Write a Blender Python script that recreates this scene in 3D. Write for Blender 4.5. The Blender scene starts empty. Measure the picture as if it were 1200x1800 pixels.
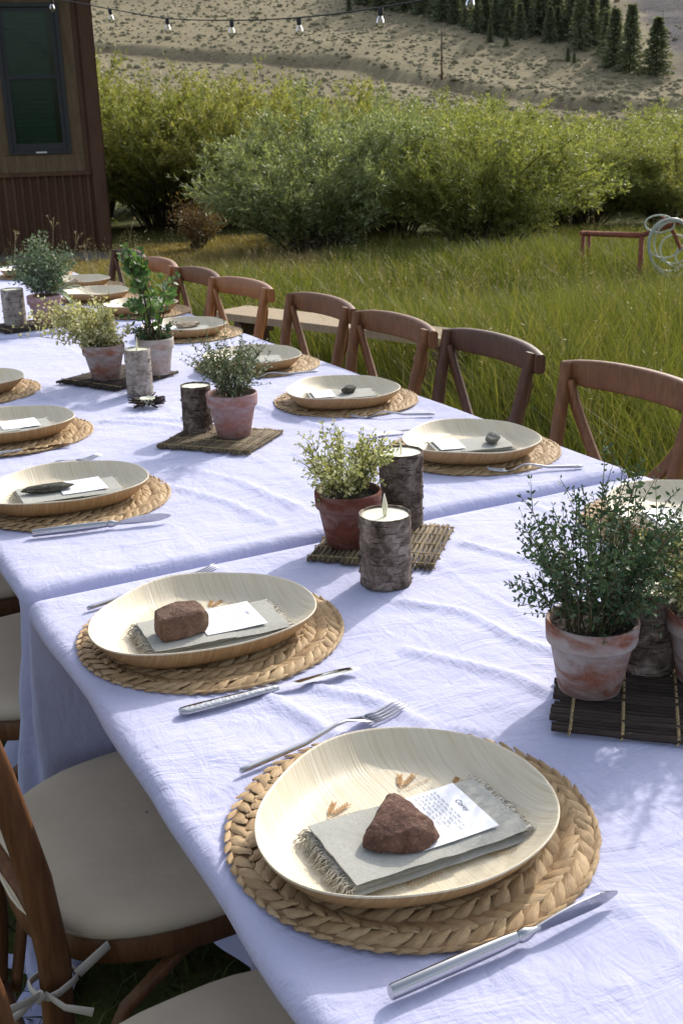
import bpy, math, random
import numpy as np
from mathutils import Vector, Matrix, noise

scene = bpy.context.scene
col = scene.collection
rnd = random.Random(7)
PI = math.pi

# ------------------------------------------------------------------ camera, sky, sun, exposure
# world axes: x runs across the long table (left edge to right edge), y runs along it, z up, metres
YAW = math.radians(27.2)                       # the camera looks this far to the right of the table's length
PITCH, ROLL, EYE = math.radians(18.8755), math.radians(-1.6743), 1.4386
CY, SY = math.cos(YAW), math.sin(YAW)
def BG(xc, yc):                                # a point given as (metres to the right, metres ahead) of where the photographer stands
    return (xc * CY + yc * SY, -xc * SY + yc * CY)
cam_data = bpy.data.cameras.new('camera')
cam = bpy.data.objects.new('camera', cam_data)
col.objects.link(cam)
cp, sp = math.cos(PITCH), math.sin(PITCH)
Fv = Vector((SY * cp, CY * cp, -sp)); R0 = Vector((CY, -SY, 0)); U0 = R0.cross(Fv)
Rv = R0 * math.cos(ROLL) + U0 * math.sin(ROLL); Uv = -R0 * math.sin(ROLL) + U0 * math.cos(ROLL)
M = Matrix((Rv, Uv, -Fv)).transposed().to_4x4(); M.translation = (0, 0, EYE)
cam.matrix_world = M
cam_data.sensor_fit = 'VERTICAL'
cam_data.sensor_height = 24.0
cam_data.lens = 24.0 * 1975.6 / 1800.0
cam_data.clip_start = 0.05; cam_data.clip_end = 2500
cam_data.dof.use_dof = True
cam_data.dof.focus_distance = 1.45
cam_data.dof.aperture_fstop = 16.0
scene.camera = cam

SUN_ELEV, SUN_DIR = math.radians(34.0), Vector((0.86, 0.50, 0)).normalized()   # where the sun stands
world = bpy.data.worlds.new('World'); scene.world = world; world.use_nodes = True
wn = world.node_tree.nodes; wl = world.node_tree.links
sky = wn.new('ShaderNodeTexSky'); sky.sky_type = 'NISHITA'; sky.sun_disc = False
sky.sun_elevation = SUN_ELEV; sky.sun_rotation = math.atan2(SUN_DIR.x, SUN_DIR.y)
sky.air_density = 1.0; sky.dust_density = 3.5; sky.ozone_density = 1.5
hs = wn.new('ShaderNodeHueSaturation'); hs.inputs['Saturation'].default_value = .55      # thin high cloud pales the whole sky
wl.new(sky.outputs[0], hs.inputs['Color']); wl.new(hs.outputs[0], wn['Background'].inputs[0]); wn['Background'].inputs[1].default_value = 0.15
sun_data = bpy.data.lights.new('sun', 'SUN'); sun_data.energy = 2.0; sun_data.angle = math.radians(1.2); sun_data.color = (1.0, 0.93, 0.82)
sun = bpy.data.objects.new('sun', sun_data); col.objects.link(sun)
sd = Vector((SUN_DIR.x * math.cos(SUN_ELEV), SUN_DIR.y * math.cos(SUN_ELEV), math.sin(SUN_ELEV)))
sun.rotation_euler = sd.to_track_quat('Z', 'Y').to_euler()
scene.view_settings.view_transform = 'Standard'
scene.view_settings.look = 'None'
scene.view_settings.exposure = 0.82
scene.view_settings.gamma = 1.0
scene.cycles.max_bounces = 8
scene.cycles.transparent_max_bounces = 8

# ------------------------------------------------------------------ materials
MATS = {}
class NT:
    def __init__(s, name):
        s.m = bpy.data.materials.new(name); s.m.use_nodes = True
        s.t = s.m.node_tree; s.n = s.t.nodes; s.p = s.n['Principled BSDF']; s.out = s.n['Material Output']
        MATS[name] = s.m
    def new(s, typ, **kw):
        nd = s.n.new(typ)
        for k, v in kw.items():
            if k.startswith('i_'):
                key = k[2:]; key = int(key) if key.isdigit() else key.replace('_', ' ')
                nd.inputs[key].default_value = v
            else: setattr(nd, k, v)
        return nd
    def link(s, a, b): s.t.links.new(a, b)
    def coord(s, scale=(1, 1, 1), kind='Object', rot=(0, 0, 0)):
        tc = s.new('ShaderNodeTexCoord'); mp = s.new('ShaderNodeMapping')
        mp.inputs['Scale'].default_value = scale; mp.inputs['Rotation'].default_value = rot
        s.link(tc.outputs[kind], mp.inputs['Vector']); return mp.outputs[0]
    def noise(s, vec, scale, detail=4, rough=.55, dist=0.0):
        nd = s.new('ShaderNodeTexNoise'); nd.inputs['Scale'].default_value = scale; nd.inputs['Detail'].default_value = detail
        nd.inputs['Roughness'].default_value = rough; nd.inputs['Distortion'].default_value = dist
        if vec is not None: s.link(vec, nd.inputs['Vector'])
        return nd.outputs['Fac']
    def ramp(s, fac, stops):
        r = s.new('ShaderNodeValToRGB'); e = r.color_ramp.elements
        while len(e) < len(stops): e.new(0.5)
        for i, (p, c) in enumerate(stops):
            e[i].position = p; e[i].color = tuple(c) + (1,) if len(c) == 3 else c
        s.link(fac, r.inputs[0]); return r.outputs[0]
    def mix(s, fac, a, b, blend='MIX'):
        nd = s.new('ShaderNodeMix', data_type='RGBA', blend_type=blend)
        for src, i in ((fac, 0), (a, 6), (b, 7)):
            if isinstance(src, (int, float)): nd.inputs[i].default_value = src
            elif isinstance(src, tuple): nd.inputs[i].default_value = src + (1,) if len(src) == 3 else src
            else: s.link(src, nd.inputs[i])
        return nd.outputs[2]
    def math(s, op, a, b=0.0, c=None):
        nd = s.new('ShaderNodeMath', operation=op)
        for i, v in enumerate((a, b) if c is None else (a, b, c)):
            if isinstance(v, (int, float)): nd.inputs[i].default_value = v
            else: s.link(v, nd.inputs[i])
        return nd.outputs[0]
    def base(s, c):
        if isinstance(c, tuple): s.p.inputs['Base Color'].default_value = c + (1,)
        else: s.link(c, s.p.inputs['Base Color'])
    def rough(s, v):
        if isinstance(v, (int, float)): s.p.inputs['Roughness'].default_value = v
        else: s.link(v, s.p.inputs['Roughness'])
    def spec(s, v): s.p.inputs['Specular IOR Level'].default_value = v
    def bump(s, h, strength=.5, dist=.002, prev=None):
        b = s.new('ShaderNodeBump'); b.inputs['Strength'].default_value = strength; b.inputs['Distance'].default_value = dist
        s.link(h, b.inputs['Height'])
        if prev is not None: s.link(prev, b.inputs['Normal'])
        s.link(b.outputs[0], s.p.inputs['Normal']); return b.outputs[0]
    def rand(s, mesh=True):           # one random number for each separate piece
        g = s.new('ShaderNodeNewGeometry'); o = s.new('ShaderNodeObjectInfo')
        a = s.math('ADD', g.outputs['Random Per Island'], o.outputs['Random'])
        return s.math('FRACT', a)

def simple(name, c, rough=.6, spec=.4, metal=0, bumpscale=None, bumpd=.001, var=.15, vscale=8):
    t = NT(name); v = t.coord()
    n = t.noise(v, vscale, 5)
    lo = tuple(x * (1 - var) for x in c); hi = tuple(min(1, x * (1 + var)) for x in c)
    t.base(t.ramp(n, [(.3, lo), (.7, hi)])); t.rough(rough); t.spec(spec); t.p.inputs['Metallic'].default_value = metal
    if bumpscale: t.bump(t.noise(v, bumpscale, 5), .6, bumpd)
    return t

def leaf_mat(name, c1, c2, c3=None, transl=.35, rough=.5):
    t = NT(name); r = t.rand()
    stops = [(0, c1), (.6, c2)] + ([(1, c3)] if c3 else [])
    c = t.ramp(r, stops)
    t.base(c); t.rough(rough); t.spec(.35)
    tr = t.new('ShaderNodeBsdfTranslucent'); t.link(t.mix(1.0, c, (1.0, 1.0, .55), 'MULTIPLY'), tr.inputs[0])
    mx = t.new('ShaderNodeMixShader'); mx.inputs[0].default_value = transl
    t.link(t.p.outputs[0], mx.inputs[1]); t.link(tr.outputs[0], mx.inputs[2]); t.link(mx.outputs[0], t.out.inputs[0])
    return t

# tablecloth linen: crumpled at several sizes, with pressed fold lines
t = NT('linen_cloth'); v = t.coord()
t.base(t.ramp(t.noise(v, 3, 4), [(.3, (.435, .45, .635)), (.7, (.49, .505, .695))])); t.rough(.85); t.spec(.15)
t.p.inputs['Sheen Weight'].default_value = .15
w1 = t.noise(t.coord((1, 2.2, 1), rot=(0, 0, .5)), 6, 5, .6, .9)
w2 = t.noise(t.coord((2.6, 1, 1), rot=(0, 0, -.3)), 17, 5, .62, .7)
w3 = t.noise(v, 70, 3, .6)
b = t.bump(w1, .62, .015); b = t.bump(w2, .42, .006, b); b = t.bump(w3, .3, .0012, b)
wv = t.noise(t.coord((1, 12, 1)), 160, 2); wv2 = t.noise(t.coord((12, 1, 1)), 160, 2)
t.bump(t.math('ADD', wv, wv2), .25, .0006, b)

t = NT('hyacinth'); r = t.rand(); v = t.coord()
st = t.noise(t.coord((25, 160, 25)), 4, 4, .6)
c = t.ramp(r, [(0, (.21, .13, .06)), (.12, (.30, .19, .09)), (.5, (.40, .27, .135)), (.8, (.48, .34, .18)), (1, (.55, .41, .24))])
c = t.mix(.55, c, t.ramp(st, [(.3, (.24, .145, .065)), (.7, (.54, .39, .22))])); t.base(c); t.rough(.62); t.spec(.3)
t.bump(st, .55, .0015)
t = NT('hyacinth_cord'); t.base(t.ramp(t.noise(t.coord(), 60, 4), [(.3, (.16, .09, .04)), (.7, (.34, .21, .10))])); t.rough(.8)

t = NT('palm_leaf'); v = t.coord(kind='Object')
st = t.noise(t.coord((70, 2.0, 2.0), rot=(0, 0, .32)), 5, 5, .62, .25)
st2 = t.noise(t.coord((24, 1.2, 1.2), rot=(0, 0, .32)), 3, 3, .5, .3)
c = t.ramp(st, [(.25, (.50, .415, .27)), (.48, (.66, .585, .43)), (.75, (.72, .66, .515))])
c = t.mix(.35, c, t.ramp(st2, [(.3, (.57, .48, .325)), (.7, (.73, .67, .535))])); t.base(c); t.rough(.42); t.spec(.45)
t.bump(st, .6, .0014)
t = NT('palm_leaf_under_shaded'); st = t.noise(t.coord((70, 2.0, 2.0), rot=(0, 0, .32)), 5, 5, .62, .25)  # browner leaf underside, with shading and warm bounce off the mat mixed in
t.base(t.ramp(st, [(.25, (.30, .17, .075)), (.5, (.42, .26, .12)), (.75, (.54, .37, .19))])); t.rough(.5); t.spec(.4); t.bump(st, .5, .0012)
simple('stamp_ink', (.36, .19, .06), .6, var=.3, vscale=300)

t = NT('napkin_linen')
a = t.noise(t.coord((1, 14, 1)), 130, 2); b_ = t.noise(t.coord((14, 1, 1)), 130, 2)
wv = t.math('ADD', a, b_)
t.base(t.ramp(t.math('MULTIPLY', wv, .5), [(.35, (.315, .315, .285)), (.65, (.455, .455, .415))])); t.rough(.9); t.spec(.1)
b = t.bump(wv, .5, .0006); t.bump(t.noise(t.coord(), 22, 4), .5, .004, b)
simple('napkin_fringe', (.50, .475, .41), .9, .1, var=.25, vscale=90)
simple('card_paper', (.82, .84, .90), .55, .3, var=.02)
simple('ink', (.07, .08, .13), .6, .2, var=.1)

def rockmat(name, a, b, c, sc=28):
    t = NT(name); v = t.coord()
    n1 = t.noise(v, sc, 8, .65, .4); n2 = t.noise(v, sc * 4, 6, .7)
    cc = t.ramp(n1, [(.3, a), (.5, b), (.7, c)])
    cc = t.mix(.35, cc, t.ramp(n2, [(.35, a), (.7, c)])); sp_ = t.ramp(t.noise(v, 330, 3, .8), [(.60, (0, 0, 0)), (.68, (1, 1, 1))]); cc = t.mix(t.math('MULTIPLY', sp_, .55), cc, tuple(min(1, x * 1.9) for x in c))
    t.base(cc); t.rough(.82); t.spec(.25)
    bb = t.bump(n1, .9, .008); bb = t.bump(n2, .9, .004, bb); t.bump(t.noise(v, 420, 4, .7), .7, .0012, bb)
rockmat('rock_red', (.05, .024, .017), (.125, .060, .043), (.25, .155, .118), 40)
rockmat('rock_rust', (.07, .038, .026), (.14, .078, .054), (.25, .165, .125), 34)
rockmat('rock_slate', (.022, .022, .018), (.055, .055, .045), (.12, .115, .09))
rockmat('rock_grey', (.06, .065, .06), (.13, .135, .125), (.24, .24, .22))
rockmat('rock_tan', (.16, .12, .085), (.27, .22, .165), (.38, .33, .27))

t = NT('steel'); t.base((.46, .465, .48)); t.p.inputs['Metallic'].default_value = 1; t.rough(.09)
t.bump(t.noise(t.coord(), 60, 3), .08, .001)
t = NT('steel_hammered'); t.base((.48, .485, .50)); t.p.inputs['Metallic'].default_value = 1; t.rough(.14)
vo = t.new('ShaderNodeTexVoronoi'); vo.inputs['Scale'].default_value = 190; t.link(t.coord(), vo.inputs['Vector']); t.bump(vo.outputs['Distance'], .4, .0010)

def terracotta(name, red, wash, lo, hi):
    t = NT(name); v = t.coord(); vz = t.coord((1, 1, 2.4))
    n = t.noise(vz, 13, 7, .62, .6); n2 = t.noise(v, 90, 5, .7)
    m = t.ramp(n, [(lo, (0, 0, 0)), (hi, (1, 1, 1))])
    c1 = t.ramp(n2, [(.3, tuple(x * .75 for x in red)), (.7, tuple(x * 1.25 for x in red))])
    c2 = t.ramp(n2, [(.3, tuple(x * .8 for x in wash)), (.7, wash)])
    t.base(t.mix(m, c1, c2)); t.rough(.88); t.spec(.2)
    t.bump(t.math('ADD', n2, t.math('MULTIPLY', n, .6)), .45, .0018)
terracotta('terracotta_washed', (.23, .092, .060), (.40, .355, .335), .38, .58)
terracotta('terracotta_pink', (.30, .13, .10), (.42, .33, .34), .36, .66)
terracotta('terracotta_red', (.135, .046, .032), (.30, .215, .195), .46, .74)
terracotta('terracotta_pale', (.34, .22, .17), (.47, .43, .39), .34, .56)
t = NT('soil'); n = t.noise(t.coord(), 160, 6, .7); t.base(t.ramp(n, [(.35, (.012, .009, .007)), (.62, (.05, .036, .026)), (.78, (.20, .18, .15))])); t.rough(.95); t.bump(n, 1, .006)

def bark(name, a, b, c, d):
    t = NT(name); vz = t.coord((1, 1, 5)); v = t.coord()
    n1 = t.noise(vz, 16, 7, .66, .8); n2 = t.noise(v, 42, 6, .68, .8); n3 = t.noise(t.coord((1, 1, 9)), 30, 4, .6)
    cc = t.ramp(n2, [(.34, a), (.46, b), (.56, c), (.68, d)])
    cc = t.mix(t.ramp(n1, [(.56, (0, 0, 0)), (.72, (1, 1, 1))]), cc, tuple(x * .9 for x in a))
    cc = t.mix(t.math('MULTIPLY', t.ramp(n3, [(.57, (0, 0, 0)), (.62, (1, 1, 1))]), .8), cc, tuple(x * .45 for x in a))
    t.base(cc); t.rough(.9); t.spec(.2)
    bb = t.bump(n1, .55, .005); t.bump(n2, .8, .004, bb)
bark('bark_dark', (.04, .03, .023), (.095, .072, .057), (.165, .13, .108), (.27, .23, .20))
bark('bark_brown', (.055, .041, .032), (.13, .10, .078), (.215, .17, .14), (.36, .305, .265))
bark('bark_pale', (.16, .13, .105), (.29, .25, .21), (.38, .34, .295), (.48, .45, .40))
t = NT('wax'); t.base(t.ramp(t.noise(t.coord(), 40, 3), [(.3, (.66, .66, .50)), (.7, (.76, .76, .62))])); t.rough(.4)
t.p.inputs['Subsurface Weight'].default_value = .25; t.p.inputs['Subsurface Radius'].default_value = (.01, .008, .005); t.p.inputs['Subsurface Scale'].default_value = .6
t.bump(t.noise(t.coord(), 25, 3), .3, .003)
t = NT('flame_plastic'); t.base((.80, .76, .58)); t.rough(.35); t.p.inputs['Subsurface Weight'].default_value = .4; t.p.inputs['Subsurface Radius'].default_value = (.01, .008, .005)

def twigmat(name, a, b, c):
    t = NT(name); r = t.rand(); n = t.noise(t.coord((60, 60, 14)), 3, 5, .6)
    cc = t.ramp(r, [(0, a), (.6, b), (1, c)]); cc = t.mix(.5, cc, t.ramp(n, [(.3, a), (.7, c)])); t.base(cc); t.rough(.8); t.spec(.25); t.bump(n, .7, .0015)
twigmat('twig_brown', (.05, .036, .022), (.12, .09, .055), (.24, .19, .12))
twigmat('twig_dark', (.016, .011, .009), (.034, .024, .019), (.075, .056, .044))
simple('twine', (.42, .32, .17), .9, .1, var=.3, vscale=200, bumpscale=500, bumpd=.001)

def wood(name, a, b, c, sc=1.0, rough=.38, spec=.45):
    t = NT(name); v = t.coord((9 * sc, 9 * sc, 1.6 * sc)); oi = t.new('ShaderNodeObjectInfo')
    n = t.noise(v, 4, 6, .6, 1.6); n2 = t.noise(t.coord((60, 60, 4)), 6, 4, .6)
    cc = t.ramp(n, [(.25, a), (.5, b), (.75, c)])
    cc = t.mix(.3, cc, t.ramp(n2, [(.3, a), (.7, c)]))
    t.base(cc); t.rough(rough); t.spec(spec); t.bump(n2, .25, .0008)
wood('chair_wood', (.075, .030, .012), (.145, .062, .026), (.23, .108, .046), rough=.48, spec=.3)
wood('chair_wood_dark', (.04, .019, .011), (.075, .035, .02), (.13, .064, .036), rough=.48, spec=.3)
wood('chair_wood_orange', (.15, .056, .018), (.26, .10, .032), (.36, .16, .06))
wood('bench_wood', (.21, .15, .085), (.31, .235, .145), (.40, .32, .21), rough=.7, spec=.25)
wood('house_wood', (.07, .045, .026), (.125, .085, .05), (.19, .14, .09), .35, .8, .2)
t = NT('cushion_fabric'); n = t.noise(t.coord(), 9, 5, .6); t.base(t.ramp(n, [(.3, (.54, .455, .335)), (.7, (.62, .53, .40))])); t.rough(.8); t.spec(.2)
b = t.bump(n, .4, .008); t.bump(t.noise(t.coord(), 380, 2), .25, .0006, b)
simple('ribbon', (.55, .51, .43), .8, .2, var=.08)

leaf_mat('thyme_leaf', (.026, .06, .028), (.055, .105, .045), (.13, .19, .095), .25)
leaf_mat('thyme_leaf_silver', (.06, .095, .052), (.13, .17, .095), (.42, .42, .28), .25)
leaf_mat('variegated_leaf', (.20, .24, .075), (.46, .46, .21), (.74, .72, .48), .35)
leaf_mat('variegated_pale', (.30, .31, .12), (.56, .54, .29), (.80, .77, .55), .35)
leaf_mat('sage_leaf', (.09, .14, .085), (.155, .215, .13), (.27, .33, .22), .25)
leaf_mat('mint_leaf', (.045, .10, .03), (.085, .17, .05), (.18, .29, .10), .35)
simple('herb_stem', (.10, .085, .045), .8, .2, var=.3, vscale=60)
simple('woody_stem', (.06, .04, .025), .8, .2, var=.3, vscale=60)

leaf_mat('willow_silver', (.14, .18, .08), (.245, .29, .135), (.42, .46, .25), .42)
leaf_mat('willow_green', (.155, .185, .052), (.26, .285, .085), (.40, .41, .145), .46)
leaf_mat('willow_yellow', (.18, .205, .06), (.30, .315, .10), (.46, .43, .14), .46)
leaf_mat('shrub_leaf', (.10, .06, .035), (.17, .11, .06), (.30, .20, .06), .3)
simple('willow_stem', (.085, .062, .038), .85, .2, var=.3, vscale=20)
leaf_mat('conifer_needles', (.12, .14, .085), (.18, .20, .12), (.25, .27, .17), .3, .7)  # needle greens paled and evened out to stand in for distance haze
simple('conifer_trunk', (.07, .05, .035), .9, .1)
leaf_mat('field_grass', (.07, .095, .016), (.145, .165, .03), (.29, .265, .08), .48)
leaf_mat('golden_grass', (.22, .175, .055), (.34, .265, .095), (.46, .38, .17), .4)
leaf_mat('seed_stalk', (.24, .19, .09), (.36, .29, .15), (.46, .40, .25), .2)
leaf_mat('lawn_grass', (.035, .055, .014), (.06, .085, .02), (.11, .13, .035), .3)
leaf_mat('sagebrush_leaf', (.21, .187, .11), (.28, .25, .15), (.36, .32, .20), .2, .9)

t = NT('meadow_ground'); v = t.coord(kind='Object'); n1 = t.noise(v, .5, 5); n2 = t.noise(v, 14, 6, .65)
c = t.ramp(n1, [(.35, (.045, .06, .014)), (.65, (.09, .085, .025))]); c = t.mix(.5, c, t.ramp(n2, [(.3, (.022, .025, .008)), (.7, (.12, .13, .04))])); t.base(c); t.rough(.95); t.spec(.1); t.bump(n2, .8, .03)

t = NT('hill_ground'); v = t.coord()
n1 = t.noise(v, .06, 6, .6); n2 = t.noise(t.coord((1, 2.2, 2.2), rot=(0, 0, -YAW)), .55, 6, .7, .4); n3 = t.noise(v, 2.6, 4, .6)
c = t.ramp(n2, [(.34, (.175, .143, .085)), (.5, (.25, .212, .128)), (.68, (.32, .277, .172))])
c = t.mix(.35, c, t.ramp(n1, [(.35, (.235, .192, .125)), (.65, (.34, .295, .18))]))
c = t.mix(.25, c, t.ramp(n3, [(.3, (.11, .095, .055)), (.7, (.34, .295, .185))]))
at = t.new('ShaderNodeAttribute', attribute_name='soil'); at2 = t.new('ShaderNodeAttribute', attribute_name='scree')
soil = t.ramp(n3, [(.35, (.06, .04, .029)), (.65, (.15, .10, .072))])
scr = t.ramp(n3, [(.35, (.055, .05, .052)), (.55, (.095, .087, .09)), (.72, (.18, .165, .155))])
c = t.mix(at.outputs['Fac'], c, soil); c = t.mix(at2.outputs['Fac'], c, scr)
t.base(c); t.rough(.95); t.spec(.1); t.bump(n2, .6, .5)

t = NT('rust_siding'); n = t.noise(t.coord((1, 1, .35)), 5, 6, .65); n2 = t.noise(t.coord(), 45, 4, .6)
c = t.ramp(n, [(.3, (.060, .031, .020)), (.55, (.095, .049, .030)), (.75, (.135, .073, .043))]); t.base(t.mix(.3, c, t.ramp(n2, [(.3, (.05, .026, .016)), (.7, (.13, .068, .04))]))); t.rough(.8); t.spec(.25)
simple('concrete', (.25, .24, .22), .9, .2, var=.2, bumpscale=30, bumpd=.003)
simple('window_frame_paint', (.014, .015, .019), .4, .4, var=.1)
simple('blind_fabric', (.11, .135, .118), .7, .2, var=.06)
t = NT('window_glass'); tp_ = t.new('ShaderNodeBsdfTransparent'); tp_.inputs[0].default_value = (.62, .74, .68, 1); gl_ = t.new('ShaderNodeBsdfGlossy'); gl_.inputs['Roughness'].default_value = .03; fr_ = t.new('ShaderNodeFresnel'); fr_.inputs[0].default_value = 1.3
mx = t.new('ShaderNodeMixShader'); t.link(fr_.outputs[0], mx.inputs[0]); t.link(tp_.outputs[0], mx.inputs[1]); t.link(gl_.outputs[0], mx.inputs[2]); t.link(mx.outputs[0], t.out.inputs[0])
t = NT('bulb_glass')
tp_ = t.new('ShaderNodeBsdfTransparent'); gl_ = t.new('ShaderNodeBsdfGlossy'); gl_.inputs['Roughness'].default_value = .03; lw_ = t.new('ShaderNodeLayerWeight'); lw_.inputs[0].default_value = .35
mx = t.new('ShaderNodeMixShader'); t.link(lw_.outputs['Fresnel'], mx.inputs[0]); t.link(tp_.outputs[0], mx.inputs[1]); t.link(gl_.outputs[0], mx.inputs[2]); t.link(mx.outputs[0], t.out.inputs[0])
simple('black_rubber', (.012, .012, .013), .5, .4, var=.1)
simple('brass', (.5, .42, .25), .35, .5, metal=.8, var=.1)
simple('plastic_white', (.62, .62, .60), .5, .4, var=.05)
t = NT('rust_pipe'); n = t.noise(t.coord(), 18, 6, .65); t.base(t.ramp(n, [(.3, (.12, .035, .022)), (.55, (.24, .075, .045)), (.75, (.36, .17, .11))])); t.rough(.75); t.spec(.3)
t = NT('hose_plastic'); t.base((.40, .44, .40)); t.rough(.35); t.spec(.5)
tr = t.new('ShaderNodeBsdfTranslucent'); tr.inputs[0].default_value = (.7, .75, .7, 1); mx = t.new('ShaderNodeMixShader'); mx.inputs[0].default_value = .35
t.link(t.p.outputs[0], mx.inputs[1]); t.link(tr.outputs[0], mx.inputs[2]); t.link(mx.outputs[0], t.out.inputs[0])
simple('table_wood', (.30, .24, .17), .6, .3)
simple('pole_wood', (.10, .065, .045), .9, .2)

# ------------------------------------------------------------------ mesh helpers
class MB:
    def __init__(s): s.v = []; s.f = []
    def add(s, verts, faces):
        o = len(s.v); s.v += [tuple(p) for p in verts]; s.f += [tuple(i + o for i in f) for f in faces]; return s
    def box(s, lo, hi, rz=0, bev=0):
        x0, y0, z0 = lo; x1, y1, z1 = hi
        P = [(x0, y0, z0), (x1, y0, z0), (x1, y1, z0), (x0, y1, z0), (x0, y0, z1), (x1, y0, z1), (x1, y1, z1), (x0, y1, z1)]
        return s.add(P, [(3, 2, 1, 0), (4, 5, 6, 7), (0, 1, 5, 4), (1, 2, 6, 5), (2, 3, 7, 6), (3, 0, 4, 7)])
    def tube(s, pts, rad, n=8, caps=True, flat=1.0, up=None):
        pts = [Vector(p) for p in pts]; k = len(pts)
        if not isinstance(rad, (list, tuple)): rad = [rad] * k
        verts = []; side = None
        for i, p in enumerate(pts):
            d = (pts[min(i + 1, k - 1)] - pts[max(i - 1, 0)]).normalized()
            ref = Vector(up) if up else (side if side else (Vector((0, 0, 1)) if abs(d.z) < .9 else Vector((1, 0, 0))))
            if up or side is None: a = d.cross(ref).normalized()
            else: a = (side - d * side.dot(d)).normalized()
            side = a; b = d.cross(a)
            for j in range(n):
                th = 2 * PI * j / n
                verts.append(p + a * math.cos(th) * rad[i] + b * math.sin(th) * rad[i] * flat)
        faces = [(i * n + j, i * n + (j + 1) % n, (i + 1) * n + (j + 1) % n, (i + 1) * n + j) for i in range(k - 1) for j in range(n)]
        if caps: faces += [tuple(range(n - 1, -1, -1)), tuple((k - 1) * n + j for j in range(n))]
        return s.add(verts, faces)
    def strap(s, pts, widths, thick, wdir):         # flat bent strip: wdir(i) gives its width axis
        pts = [Vector(p) for p in pts]; k = len(pts); verts = []
        for i, p in enumerate(pts):
            d = (pts[min(i + 1, k - 1)] - pts[max(i - 1, 0)]).normalized()
            w = Vector(wdir(i)); w = (w - d * w.dot(d)).normalized(); nn = d.cross(w)
            hw = widths[i] / 2 if isinstance(widths, (list, tuple)) else widths / 2
            c = min(hw, thick / 2) * .45
            for a, b in ((-hw, -thick/2 + c), (-hw + c, -thick/2), (hw - c, -thick/2), (hw, -thick/2 + c), (hw, thick/2 - c), (hw - c, thick/2), (-hw + c, thick/2), (-hw, thick/2 - c)):
                verts.append(p + w * a + nn * b)
        n = 8
        faces = [(i * n + j, i * n + (j + 1) % n, (i + 1) * n + (j + 1) % n, (i + 1) * n + j) for i in range(k - 1) for j in range(n)]
        faces += [tuple(range(n - 1, -1, -1)), tuple((k - 1) * n + j for j in range(n))]
        return s.add(verts, faces)
    def lathe(s, prof, n=32, fn=None, close=False):  # prof (r, z); fn(theta, r, z) may displace
        verts = []
        for r, z in prof:
            for j in range(n):
                th = 2 * PI * j / n
                rr, zz = fn(th, r, z) if fn else (r, z)
                verts.append((rr * math.cos(th), rr * math.sin(th), zz))
        k = len(prof)
        faces = [(i * n + j, i * n + (j + 1) % n, (i + 1) * n + (j + 1) % n, (i + 1) * n + j) for i in range(k - 1) for j in range(n)]
        if close: faces += [tuple(range(n - 1, -1, -1)), tuple((k - 1) * n + j for j in range(n))]
        return s.add(verts, faces)
    def xform(s, m):
        s.v = [tuple(m @ Vector(p)) for p in s.v]; return s

def finish_mesh(me, mat, smooth=True, angle=None):
    if mat: me.materials.append(MATS[mat])
    if smooth: me.polygons.foreach_set('use_smooth', np.ones(len(me.polygons), dtype=bool))
    me.update()
def mesh_of(name, mb, mat, smooth=True):
    me = bpy.data.meshes.new(name); me.from_pydata(mb.v, [], mb.f); finish_mesh(me, mat, smooth); return me
def link(name, me, parent=None, loc=None, rot=None):
    o = bpy.data.objects.new(name, me); col.objects.link(o)
    if parent is not None: o.parent = parent
    if loc is not None: o.location = loc
    if rot is not None: o.rotation_euler = rot
    return o
def part(name, mb, mat, parent=None, smooth=True, label=None, sharp=None):
    me = mesh_of(name, mb, mat, smooth)
    if smooth and sharp is not None:
        me.set_sharp_from_angle(angle=math.radians(sharp))
    o = link(name, me, parent)
    if label: o['label'] = label
    return o
def tag(o, label, cat, group=None):
    o['label'] = label; o['category'] = cat
    if group: o['group'] = group
    return o
def thing(name, label, cat, loc=(0, 0, 0), rz=0, group=None):
    o = bpy.data.objects.new(name, None); col.objects.link(o); o.empty_display_size = .05
    o.location = loc; o.rotation_euler = (0, 0, rz); return tag(o, label, cat, group)
def np_obj(name, V, Fq, mat, parent=None, smooth=False):     # big meshes: V (n,3), Fq (m,k) all faces with k corners
    V = np.asarray(V, dtype=np.float32); Fq = np.asarray(Fq, dtype=np.int32); m, k = Fq.shape
    me = bpy.data.meshes.new(name); me.vertices.add(len(V)); me.vertices.foreach_set('co', V.ravel())
    me.loops.add(m * k); me.loops.foreach_set('vertex_index', Fq.ravel())
    me.polygons.add(m); me.polygons.foreach_set('loop_start', np.arange(0, m * k, k, dtype=np.int32))
    me.update(calc_edges=True); finish_mesh(me, mat, smooth)
    return link(name, me, parent)
def copy_tree(o, parent=None):
    c = o.copy(); col.objects.link(c); c.parent = parent
    for ch in list(o.children): copy_tree(ch, c)
    return c
def unit(a): return a / np.maximum(np.linalg.norm(a, axis=1, keepdims=True), 1e-9)
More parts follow.
